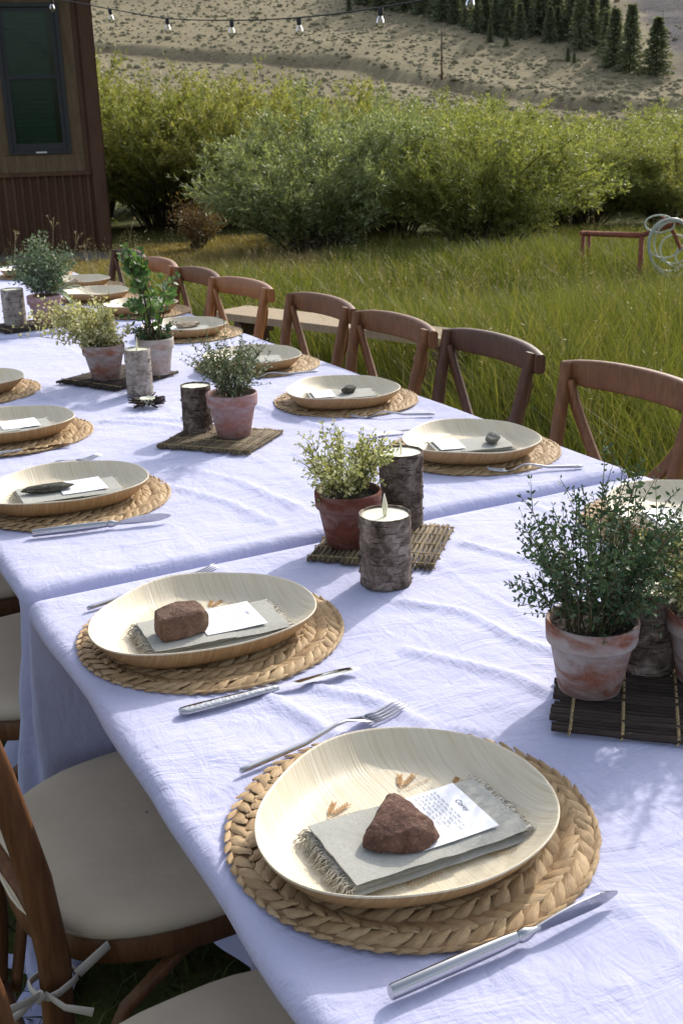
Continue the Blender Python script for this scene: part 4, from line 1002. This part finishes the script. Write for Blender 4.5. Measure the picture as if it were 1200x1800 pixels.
fork((1.475, 1.765), (1.285, 1.838), 'steel fork leaning on the placemat of the first right seat beyond the seam', TZ + .003, .03)
fork((1.46, 2.318), (1.275, 2.42), 'steel fork beside the placemat of the second right seat beyond the seam', TZ + .003)
knife((1.44, 2.20), (1.215, 2.225), 'thin knife between the first and second right seats beyond the seam', 'flat')
fork((1.45, 2.95), (1.21, 2.99), 'dark shaded fork below the third right seat beyond the seam')

# ------------------------------------------------------------------ twig mats, candles, pots, herbs
def twig_mat(cx, cy, ang, ln, wd, n, label, mt, rows, parts=True, dx=.0):
    """twigs run along local x, twine rows across"""
    o = thing('twig_mat', label, 'mat', (cx, cy, TZ + .002), ang, 'twig mats')
    r = random.Random(int(cx * 977 + cy * 31))
    pitch = wd / n
    for i in range(n):
        y = -wd / 2 + pitch * (i + .5); rad = pitch * r.uniform(.40, .52); e0 = -ln / 2 + r.uniform(-.007, .004); e1 = ln / 2 + r.uniform(-.004, .007)
        pts = [(e0 + (e1 - e0) * q / 4, y + r.uniform(-1, 1) * pitch * .13, rad + .0005 + r.uniform(0, .001)) for q in range(5)]
        m = MB().tube([(p[2], p[1], p[0]) for p in pts], [rad * r.uniform(.85, 1.1) for _ in pts], 6)
        me = mesh_of('twig', m, mt); q = link('twig', me, o); q.rotation_euler = (0, PI / 2, 0); q.scale = (-1, 1, 1)
    for xr in rows:
        m = MB(); k = n * 4
        for ph in (0, PI):
            m.tube([(xr + .0018 * math.cos(PI * i / 2 + ph), -wd / 2 - .002 + (wd + .004) * i / k, pitch * .5 + .0005 + (pitch * .55 + .001) * math.sin(PI * i / 2 + ph + PI / 4)) for i in range(k + 1)], .0011, 5)
        part('twine', m, 'twine', o)
    return o
twig_mat(.902, .940, math.radians(-41.7), .215, .21, 24, 'dark twig mat under the big thyme pot at the right edge', 'twig_dark', (-.088, -.028, .035, .09))
twig_mat(.896, 1.590, math.radians(47), .20, .215, 26, 'brown twig mat behind the front bark candle at the seam', 'twig_brown', (-.09, -.045, .0, .05, .09))
twig_mat(.920, 2.395, math.radians(42), .20, .235, 26, 'twig mat under the small bushy thyme pot on the middle table', 'twig_brown', (-.09, -.03, .03, .09))
twig_mat(.925, 3.220, math.radians(28), .26, .24, 22, 'dark twig mat under the variegated pot and the mint', 'twig_dark', (-.11, -.03, .05, .11))
twig_mat(.935, 4.36, math.radians(10), .28, .20, 20, 'dark twig mat farthest back under the sage pot', 'twig_dark', (-.12, 0, .12))

def candle(x, y, r, h, label, mt, seed, flame=True, rough=.035, square=0.0):
    o = thing('bark_candle', label, 'candle', (x, y, TZ + .003), seed * 1.3, 'bark wrapped candles')
    n = 56; prof = [(.92, 0), (.985, .0), (1.0, .01), (1.0, .06), (1.0, .12)] + []
    zs = [0] + [h * i / 26 for i in range(1, 26)] + [h]
    m = MB(); V = []
    for i, z in enumerate(zs):
        for j in range(n):
            th = 2 * PI * j / n; q = Vector((math.cos(th) * 2.2, math.sin(th) * 2.2, z * 34 + seed))
            k = 1 + rough * noise.noise(q) + rough * .7 * noise.noise(Vector((math.cos(th) * 5, math.sin(th) * 5, z * 110 + seed))) + rough * .5 * max(0, noise.noise(Vector((math.cos(th) * 3, math.sin(th) * 3, z * 200))))
            if square: k *= 1 - square * abs(math.sin(2 * th + 1)) 
            zz = z + (.0016 * noise.noise(Vector((math.cos(th) * 4, math.sin(th) * 4, seed))) if i == len(zs) - 1 else 0)
            V.append((r * k * math.cos(th), r * k * math.sin(th), zz))
    for j in range(n):
        th = 2 * PI * j / n; V.append((r * .955 * math.cos(th), r * .955 * math.sin(th), h - .0005))
    for j in range(n):
        th = 2 * PI * j / n; V.append((r * .955 * math.cos(th), r * .955 * math.sin(th), h - .012))
    k = len(zs) + 2
    m.add(V, [(i * n + j, i * n + (j + 1) % n, (i + 1) * n + (j + 1) % n, (i + 1) * n + j) for i in range(k - 1) for j in range(n)] + [tuple(range(n - 1, -1, -1))])
    part('bark', m, mt, o)
    fr = random.Random(int(seed * 17)); fl = MB()
    for _ in range(46):                                   # peeling scales of bark
        a0 = fr.uniform(0, 2 * PI); z0 = fr.uniform(.004, h - .012); da = fr.uniform(.10, .38); hz_ = fr.uniform(.002, .007); V = []
        for i in range(6):
            a = a0 + da * i / 5; lift = .0012 + .0022 * (i / 5) ** 2 * fr.uniform(.5, 1.3); jz = fr.uniform(-.0012, .0012)
            for zz, li in ((z0 + jz, .0), (z0 + hz_ * (1 - .5 * abs(i - 2.5) / 2.5) + jz, lift)): V.append(((r * (1 + rough * .3) + li) * math.cos(a), (r * (1 + rough * .3) + li) * math.sin(a), zz))
        fl.add(V, [(2 * i, 2 * i + 2, 2 * i + 3, 2 * i + 1) for i in range(5)])
    q = part('bark_scales', fl, mt, o); q['kind'] = 'stuff'
    w = MB(); w.lathe([(r * .95, h - .010), (r * .95, h - .0035), (r * .80, h - .004), (r * .40, h - .0052), (r * .12, h - .0055), (.0003, h - .0055)], 40); part('wax', w, 'wax', o)
    if flame:
        f = MB(); f.tube([(0, 0, h - .007), (0, 0, h + .004), (.0005, 0, h + .012), (.002, 0, h + .022), (.003, 0, h + .031)], [.0028, .0042, .0046, .0026, .0006], 10, flat=.45); part('flame_piece', f, 'flame_plastic', o)
    return o
candle(.817, 1.442, .0405, .116, 'grey brown bark candle standing in front of its twig mat at the centre', 'bark_brown', 1)
candle(.972, 1.655, .0385, .142, 'tall dark bark candle behind the variegated pot', 'bark_dark', 2, rough=.05)
candle(.960, 1.005, .038, .120, 'brown bark candle between the thyme and the variegated plant at right', 'bark_brown', 3, False)
candle(.900, 2.49, .037, .118, 'mottled split bark candle beside the small bushy thyme', 'bark_dark', 4, False, .04, .08)
candle(.920, 2.995, .036, .125, 'pale bark candle in front of the mint', 'bark_pale', 5, True, .02)
candle(.885, 4.40, .042, .142, 'pale knotty bark candle beside the far sage pot', 'bark_pale', 6, False, .02)

o = thing('twig_tealight', 'white tealight in a spiky ring of brown twigs', 'tealight', (.888, 2.835, TZ + .002), 0)
r = random.Random(3)
for i in range(38):
    a = 2 * PI * i / 38 + r.uniform(-.06, .06); z = .006 + (i % 3) * .006; R1 = r.uniform(.043, .053)
    part('twig', MB().tube([(.020 * math.cos(a), .020 * math.sin(a), z), (R1 * math.cos(a), R1 * math.sin(a), z + r.uniform(-.004, .010))], [.0030, .0022], 5), 'twig_dark', o)
part('tealight', MB().lathe([(.0003, .006), (.0195, .006), (.020, .022), (.019, .0225), (.0185, .0200), (.0003, .0198)], 28), 'wax', o)

def pot_parts(o, mt, rt=.0575, h=.097, rb=.039):
    hr = h * .30
    prof = [(.0005, .002), (rb * .9, .001), (rb, .003), (rt * .875 * .5 + rb * .5, (h - hr) * .5), (rt * .885, h - hr - .001), (rt * .90, h - hr), (rt * .965, h - hr + .0015), (rt * .975, h - hr + .004), (rt * .995, h - .004), (rt * .985, h - .0008), (rt * .955, h), (rt * .915, h - .001), (rt * .90, h - .006), (rt * .86, h - .03)]
    def fn(th, r, z): return r * (1 + .006 * math.sin(2 * th + z * 30)), z
    part('pot', MB().lathe(prof, 48, fn), mt, o)
    s = MB(); V = []; n = 24; rings = [0, .3, .55, .8, 1.0]
    for q in rings:
        for j in range(n): th = 2 * PI * j / n; V.append((rt * .895 * q * math.cos(th), rt * .895 * q * math.sin(th), h - .013 + .004 * noise.noise(Vector((math.cos(th) * q * 5, math.sin(th) * q * 5, h * 100)))))
    s.add(V, [(i * n + j, i * n + (j + 1) % n, (i + 1) * n + (j + 1) % n, (i + 1) * n + j) for i in range(4) for j in range(n)]); part('soil', s, 'soil', o)
    return h - .012
def herb(o, z0, seed, nst, height, spread, leaf, lw, pairs, lmat, smat='herb_stem', sub=3, base_r=.035, up=.0, lean=(0, 0), from_t=.15, curl=.1, srad=.0011, sublen=.45, tip=3):
    rng = np.random.default_rng(seed); sm = MB(); P = []; D = []; L = []
    def stem(path, r0, np_, t0):
        sm.tube([tuple(q) for q in path], [r0 * (1 - .6 * i / (len(path) - 1)) for i in range(len(path))], 5, False)
        k = len(path) - 1; a0 = rng.uniform(0, PI)
        for i in range(np_ + 1):
            t = t0 + (1 - t0) * i / np_; j = min(k - 1, int(t * k)); f = t * k - j; p = path[j] * (1 - f) + path[j + 1] * f; d = path[j + 1] - path[j]; d = d / np.linalg.norm(d)
            ref = np.array([0, 0, 1.0]) if abs(d[2]) < .9 else np.array([1.0, 0, 0]); s = np.cross(d, ref); s /= np.linalg.norm(s); b = np.cross(d, s)
            a = a0 + i * PI / 2; sc = rng.uniform(.7, 1.15) * (1 - .35 * max(0, t - .75) / .25)
            last = i == np_
            for q in range(tip if last else 2):
                aa = a + (2 * PI * q / (tip if last else 2)) + rng.normal() * .25; out = s * math.cos(aa) + b * math.sin(aa)
                P.append(p + rng.normal(size=3) * .0008); D.append(out * (.55 if last else 1.0) + d * (1.0 if last else .45) + rng.normal(size=3) * .22 + np.array([0, 0, up])); L.append(leaf * sc)
    for i in range(nst):
        az = rng.uniform(0, 2 * PI); q = math.sqrt(rng.random()); b0 = np.array([math.cos(az), math.sin(az), 0]) * base_r * math.sqrt(rng.random()) * .9; b0[2] = z0
        out = spread * q * rng.uniform(.75, 1.15); hh = height * (1 - .45 * q * q) * rng.uniform(.65, 1.08)
        ts = np.linspace(0, 1, 7); path = np.stack([b0[0] + (math.cos(az) * out + lean[0]) * ts ** 1.3, b0[1] + (math.sin(az) * out + lean[1]) * ts ** 1.3, z0 + hh * (1 - (1 - ts) ** 1.25)], 1)
        path[1:] += np.cumsum(rng.normal(size=(6, 3)) * height * .016, 0); path[:, 2] = np.maximum(path[:, 2], z0 - .002)
        stem(path, srad, pairs, from_t)
        for _ in range(sub):
            t = rng.uniform(.25, .85); j = min(5, int(t * 6)); o_ = path[j]; d = path[j + 1] - path[j]; d /= np.linalg.norm(d)
            dd = d * .8 + rng.normal(size=3) * .6 + np.array([0, 0, .25]); dd /= np.linalg.norm(dd); ln = height * sublen * rng.uniform(.4, 1) * (1 - t * .5)
            ts2 = np.linspace(0, 1, 4)[:, None]; p2 = o_ + dd * ln * ts2 + np.array([[0, 0, 1.0]]) * ln * .15 * ts2 ** 2
            stem(p2, srad * .6, max(3, int(pairs * ln / height * 1.25)), .15)
    V, F = leaves_mesh(np.array(P), np.array(D), np.array(L), np.array(L) * lw, rng, fold=.12, curl=curl)
    part('stems', sm, smat, o); np_obj('foliage', V, F, lmat, o); return len(P)
def potted(x, y, label, pmat, cat='potted plant', rz=0, **kw):
    o = thing('potted_herb', label, cat, (x, y, TZ + .009), rz, 'potted herbs along the table'); z = pot_parts(o, pmat, **kw); return o, z
o, z = potted(.853, .990, 'big green thyme in a whitewashed terracotta pot at the right', 'terracotta_washed')
herb(o, z, 1, 60, .205, .115, .0094, .46, 19, 'thyme_leaf', sub=4, lean=(.01, 0))
o, z = potted(.998, .935, 'variegated thyme in a whitewashed pot cut by the right edge', 'terracotta_washed', rt=.056)
herb(o, z, 2, 36, .13, .085, .0105, .50, 11, 'variegated_leaf', sub=4, lean=(-.01, .01))
o, z = potted(.842, 1.612, 'cream variegated thyme in a dark red pot at the seam', 'terracotta_red', rt=.0575, h=.098)
herb(o, z, 3, 40, .128, .075, .0105, .50, 11, 'variegated_leaf', sub=4, lean=(0, 0))
o, z = potted(.953, 2.395, 'small bushy thyme in a pinkish whitewashed pot on the middle table', 'terracotta_pink', rt=.060, h=.105)
herb(o, z, 4, 50, .165, .095, .0095, .50, 13, 'thyme_leaf_silver', sub=4)
o, z = potted(.885, 3.205, 'sprawling pale variegated herb in a terracotta pot left of the mint', 'terracotta_washed', rt=.062, h=.105)
herb(o, z, 5, 64, .15, .14, .015, .55, 11, 'variegated_pale', sub=4, lean=(-.08, .045))
o, z = potted(1.035, 3.185, 'tall leggy green mint in a pale pot behind the pale candle', 'terracotta_pale', rt=.056, h=.11)
herb(o, z, 6, 9, .30, .10, .030, .62, 8, 'mint_leaf', 'woody_stem', sub=2, from_t=.45, srad=.0022, sublen=.3, curl=.15)
herb(o, z, 16, 14, .06, .07, .012, .6, 6, 'thyme_leaf', sub=2)
o, z = potted(.985, 4.325, 'grey green bushy sage in a pink pot near the far end', 'terracotta_pink', rt=.064, h=.112)
herb(o, z, 7, 44, .24, .115, .020, .42, 12, 'sage_leaf', sub=3, up=.2)
bl_ = MB()
for k, (a, l, dz) in enumerate([(-.5, .085, -.02), (-.25, .10, -.05), (-.9, .07, .0), (-1.2, .08, -.045)]):
    pass
for a, l, dz in [(-.45, .11, -.01), (-.2, .13, -.05), (-.8, .10, .02), (-1.1, .11, -.06)]:
    m = MB(); d = Vector((math.cos(a), math.sin(a), 0)); s = Vector((-d.y, d.x, 0)); V = []
    for i in range(6):
        u = i / 5; c = d * (.05 + l * u) + Vector((0, 0, z + .02 + .03 * math.sin(u * 2.2) + dz * u * u)); w = .016 * math.sin(PI * min(1, u * .93 + .07)) + .001
        V += [c - s * w, c + Vector((0, 0, -.003)), c + s * w]
    m.add(V, [(3 * i + j, 3 * i + j + 1, 3 * i + j + 4, 3 * i + j + 3) for i in range(5) for j in (0, 1)]); part('large_leaf', m, 'sage_leaf', o)

# ------------------------------------------------------------------ chairs
def make_chair(wood_mat, tie=False):
    o = bpy.data.objects.new('cross_back_chair', None); col.objects.link(o)
    # seat frame ring
    def seat_out(t, k=1.0, dy=0.0):
        c, s = math.cos(t), math.sin(t); e = 2.6
        x = math.copysign(abs(c) ** (2 / e), c) * (.215 + .022 * (s + 0) * 1.0) * k; y = math.copysign(abs(s) ** (2 / e), s) * .212 * k + dy
        return x, y
    n = 48; m = MB(); V = []
    for z, k in ((.405, .96), (.412, .985), (.44, .985), (.446, .965), (.446, .80), (.405, .80)):
        for j in range(n): x, y = seat_out(2 * PI * j / n, k); V.append((x, y, z))
    m.add(V, [(i * n + j, i * n + (j + 1) % n, ((i + 1) % 6) * n + (j + 1) % n, ((i + 1) % 6) * n + j) for i in range(6) for j in range(n)]); part('seat_frame', m, wood_mat, o, sharp=50)
    c = MB(); V = []; pr = [(.80, .447), (.97, .449), (1.0, .456), (1.005, .466), (.99, .476), (.94, .484), (.80, .4895), (.5, .493), (.2, .4945), (.01, .495)]
    for k, z in pr:
        for j in range(n): x, y = seat_out(2 * PI * j / n, k); x *= 1.03; V.append((x, y, z + .002 * noise.noise(Vector((x * 12, y * 12, 0)))))
    c.add(V, [(i * n + j, i * n + (j + 1) % n, (i + 1) * n + (j + 1) % n, (i + 1) * n + j) for i in range(len(pr) - 1) for j in range(n)]); cu = part('cushion', c, 'cushion_fabric', o)
    part('piping', MB().tube([seat_out(2 * PI * j / n, 1.008) + (.4595,) for j in range(n + 1)], .003, 6, False), 'cushion_fabric', cu)
    for s in (-1, 1):
        part('back_post', MB().strap([(s * .195, -.235, 0), (s * .188, -.205, .25), (s * .185, -.195, .45), (s * .188, -.205, .58), (s * .196, -.232, .74), (s * .205, -.262, .885)], [.030, .036, .040, .038, .034, .028], .024, lambda i: (0, 1, 0)), wood_mat, o, sharp=60)
        part('front_leg', MB().tube([(s * .205, .20, 0), (s * .185, .175, .41)], [.014, .020], 10), wood_mat, o)
        # bentwood braces under the seat
        part('brace', MB().strap([(s * .186, -.19, .12), (s * .186, -.165, .24), (s * .183, -.11, .335), (s * .178, -.02, .392), (s * .176, .05, .403)], .020, .016, lambda i: (1, 0, 0)), wood_mat, o, sharp=60)
        # crossing straps: from the rail end down to the opposite post
        pts = []
        for i in range(9):
            t = i / 8; pts.append((s * (.192 - .372 * t ** 1.75), -.258 - .028 * math.sin(PI * min(1, t * 1.1)) - (.0 if s > 0 else .006 * math.sin(PI * t)) + .068 * t ** 1.4, .845 - .385 * t))
        part('cross_strap', MB().strap(pts, .028, .018, lambda i: (1, 0, 0) if True else 0), wood_mat, o, sharp=60)
    part('stretcher', MB().tube([(-.19, -.21, .14), (.19, -.21, .14)], .010, 8), wood_mat, o)
    part('stretcher', MB().tube([(-.195, .185, .20), (.195, .185, .20)], .010, 8), wood_mat, o)
    k = 13; pts = []; wid = []
    for i in range(k):
        t = i / (k - 1) * 2 - 1; pts.append((.232 * t, -.268 - .034 * (1 - t * t) - .002, .858 + .006 * (1 - t * t))); wid.append(.050 + .019 * (1 - abs(t) ** 4))
    part('top_rail', MB().strap(pts, wid, .027, lambda i: (0, 0, 1)), wood_mat, o, sharp=60)
    if tie:
        r = MB(); cx, cy, cz = .188, -.20, .425
        r.strap([(cx + .024 * math.cos(a) * 1.1, cy + .030 * math.sin(a), cz + .004 * math.sin(3 * a)) for a in [2 * PI * i / 14 for i in range(15)]], .010, .003, lambda i: (0, 0, 1))
        r.strap([(cx + .005, cy + .03, cz), (cx + .008, cy + .05, cz + .015), (cx + .0, cy + .075, .447)], .014, .003, lambda i: (0, 0, 1))
        for q in ([(.02, -.025, .003), (.03, -.05, -.005), (.025, -.085, -.022)], [(.022, -.02, .004), (.045, -.045, .02), (.05, -.075, .022)], [(.02, -.015, 0), (.05, .0, -.004), (.065, .03, -.014)]):
            r.strap([(cx + a, cy + b, cz + c_) for a, b, c_ in q], [.009, .010, .013], .0025, lambda i: (0, 0, 1))
        r.tube([(cx + .026, cy - .03, cz), (cx + .022, cy - .018, cz + .005)], .007, 6); part('ribbon_tie', r, 'ribbon', cu, sharp=60)
    return o
proto = {k: make_chair(k, tie) for k, tie in (('chair_wood', False), ('chair_wood_dark', False), ('chair_wood_orange', False))}
tied = make_chair('chair_wood', True)
used = set()
def place(p, x, y, rz, label, group):
    o = p if p.name not in used else copy_tree(p); used.add(p.name)
    o.location = (x, y, 0); o.rotation_euler = (0, 0, rz); tag(o, label, 'chair', group); return o
GL, GR = 'chairs along the left side', 'chairs along the right side'
place(tied, .385, 1.402, -PI / 2 + .03, 'wooden cross back chair with cream cushion and tied ribbon, at the left', GL)
place(proto['chair_wood'], .295, .83, -PI / 2 - .02, 'cream cushioned chair nearest to the camera at the bottom edge', GL)
place(proto['chair_wood'], .385, 2.06, -PI / 2, 'cream cushioned chair cut by the left edge beside the near cloth corner', GL)
place(proto['chair_wood'], .39, 2.66, -PI / 2 + .04, 'cream cushioned chair at the left edge under the middle cloth', GL)
for (x, y, a, mt, lb) in [(1.475, 1.925, .04, 'chair_wood', 'brown cross back chair cut by the right edge'), (1.475, 2.50, -.03, 'chair_wood_dark', 'dark brown cross back chair, second from the right edge'),
                          (1.435, 2.945, .0, 'chair_wood', 'brown cross back chair, third from the right edge'), (1.445, 3.45, .02, 'chair_wood', 'brown cross back chair, fourth from the right edge, before the bench'),
                          (1.41, 4.03, .12, 'chair_wood_orange', 'orange brown cross back chair, fifth from the right edge'), (1.40, 4.50, .0, 'chair_wood', 'brown cross back chair, sixth from the right edge'),
                          (1.40, 5.0, .0, 'chair_wood_orange', 'orange brown chair half hidden behind the mint'), (1.41, 5.47, .0, 'chair_wood_dark', 'dark brown chair farthest back beside the house corner')]:
    place(proto[mt], x, y, PI / 2 + a, lb, GR)

# bench behind the chairs
A = Vector(BG(-.62, 6.62)); B = Vector(BG(.70, 5.44)); d = (B - A); L = d.length; ang = math.atan2(d.y, d.x)
o = thing('plank_bench', 'pale wooden plank bench standing in the grass behind the chairs', 'bench', (A.x, A.y, 0), ang)
part('seat', MB().box((0, -.14, .415), (L, .14, .455)), 'bench_wood', o, False)
for x in (.18, L - .18):
    part('leg', MB().box((x - .02, -.12, 0), (x + .02, -.06, .414)), 'chair_wood_dark', o, False)
    part('leg', MB().box((x - .02, .06, 0), (x + .02, .12, .414)), 'chair_wood_dark', o, False)
    part('crosspiece', MB().box((x + .021, -.13, .33), (x + .05, .13, .40)), 'chair_wood_dark', o, False)
b = MB().box((-.30, -.02, -.04), (.30, .02, .04)); b.xform(Matrix.Translation((L - .36, 0, .20)) @ Matrix.Rotation(math.radians(-38), 4, 'Y')); part('brace', b, 'bench_wood', o, False)

# rusty pipe rail and hose coil
p = BG(2.41, 9.0); o = thing('pipe_rail', 'low rusty pipe rail in the meadow at the right', 'rail', (p[0], p[1], 0), -YAW)
part('top_rail', MB().tube([(-.34, .62, .548), (0, 0, .575)], .022, 10), 'rust_pipe', o)
part('post', MB().tube([(0, 0, 0), (0, 0, .57)], .020, 10), 'rust_pipe', o)
part('post', MB().tube([(-.33, .60, 0), (-.33, .60, .545)], .018, 10), 'rust_pipe', o)
part('post', MB().tube([(-.20, .95, 0), (-.20, .95, .50)], .016, 10), 'rust_pipe', o)
part('top_rail', MB().tube([(-.34, .62, .548), (-.20, .95, .50)], .016, 8), 'rust_pipe', o)
part('arm', MB().tube([(0, 0, .575), (.32, -.10, .70)], .020, 10), 'rust_pipe', o)
part('hook', MB().tube([(.13, -.05, .72), (.19, -.07, .66), (.24, -.09, .56), (.28, -.10, .47), (.32, -.11, .50)], .014, 8), 'rust_pipe', o)
p = BG(2.60, 8.86); o = thing('hose_coil', 'coil of pale translucent hose hanging on the rusty rail', 'hose', (p[0], p[1], 0), -YAW)
r = random.Random(4)
for k, (cx, cz, rx_, rz_) in enumerate([(0, .50, .185, .21), (.01, .49, .19, .22), (.0, .51, .175, .20), (-.02, .55, .15, .14), (.03, .53, .15, .165), (-.09, .67, .105, .065), (.06, .46, .13, .12), (.12, .42, .07, .075)]):
    tl_ = r.uniform(-.2, .2); ph = r.uniform(-.1, .1)
    part('loop', MB().tube([(cx + rx_ * math.cos(a) , -.03 + .01 * k + .03 * math.sin(a + k), cz + rz_ * math.sin(a + ph) + tl_ * .05 * math.cos(a)) for a in [2 * PI * i / 40 for i in range(41)]], .0068, 8, False), 'hose_plastic', o)

# ------------------------------------------------------------------ string lights
pts = [(-2.36, 10.6, 2.555), (-1.71, 9.7, 2.375), (-1.16, 8.9, 2.225), (-.63, 8.1, 2.13), (-.17, 7.4, 2.075), (.29, 6.6, 2.045), (.70, 5.9, 2.055)]
ext = [(-4.2, 13.2, 3.0)] + pts + [(1.25, 4.9, 2.15), (2.0, 3.6, 2.38), (2.9, 2.2, 2.75)]
o = thing('string_light_cable', 'black cable of the string lights sagging across the top', 'cable', (0, 0, 0))
W3 = [Vector(BG(a, b) + (c,)) for a, b, c in ext]; cur = []
for i in range(len(W3) - 1):
    P0 = W3[max(0, i - 1)]; P1 = W3[i]; P2 = W3[i + 1]; P3 = W3[min(len(W3) - 1, i + 2)]
    for q in range(6):
        t = q / 6; cur.append(.5 * ((2 * P1) + (-P0 + P2) * t + (2 * P0 - 5 * P1 + 4 * P2 - P3) * t * t + (-P0 + 3 * P1 - 3 * P2 + P3) * t ** 3))
part('wire', MB().tube(cur, .0045, 6), 'black_rubber', o)
e = W3[-1]; p = thing('light_pole', 'post that carries the right end of the string lights', 'pole', (e.x + .02, e.y, 0)); part('post', MB().tube([(0, 0, 0), (0, 0, 2.85)], .035, 10), 'pole_wood', p)
bord = ['leftmost bulb, before the house window', 'bulb just right of the house corner', 'third bulb from the left', 'fourth bulb from the left, at the lowest sag', 'fifth bulb from the left', 'sixth bulb from the left', 'rightmost bulb, before the conifers']
sock_me = mesh_of('socket', MB().lathe([(.0005, .002), (.013, .0), (.0145, -.006), (.0145, -.038), (.013, -.042), (.0005, -.042)], 16), 'black_rubber')
bulb_me = mesh_of('glass', MB().lathe([(.0115, -.040), (.014, -.050), (.020, -.062), (.0225, -.076), (.0205, -.090), (.013, -.100), (.004, -.1035), (.0003, -.104)], 20), 'bulb_glass')
fil_me = mesh_of('filament', MB().tube([(0, 0, -.042), (.003, 0, -.060), (-.003, .002, -.075), (.003, 0, -.088)], .0014, 6), 'brass')
for i, (a, b, c) in enumerate(pts):
    q = BG(a, b); s = thing('string_light_bulb', f'clear glass string light, {bord[i]}', 'light bulb', (q[0], q[1], c + .0), 0, 'string light bulbs')
    s.rotation_euler = (rnd.uniform(-.1, .1), rnd.uniform(-.15, .15), 0)
    link('socket', sock_me, s); link('glass', bulb_me, s); link('filament', fil_me, s)
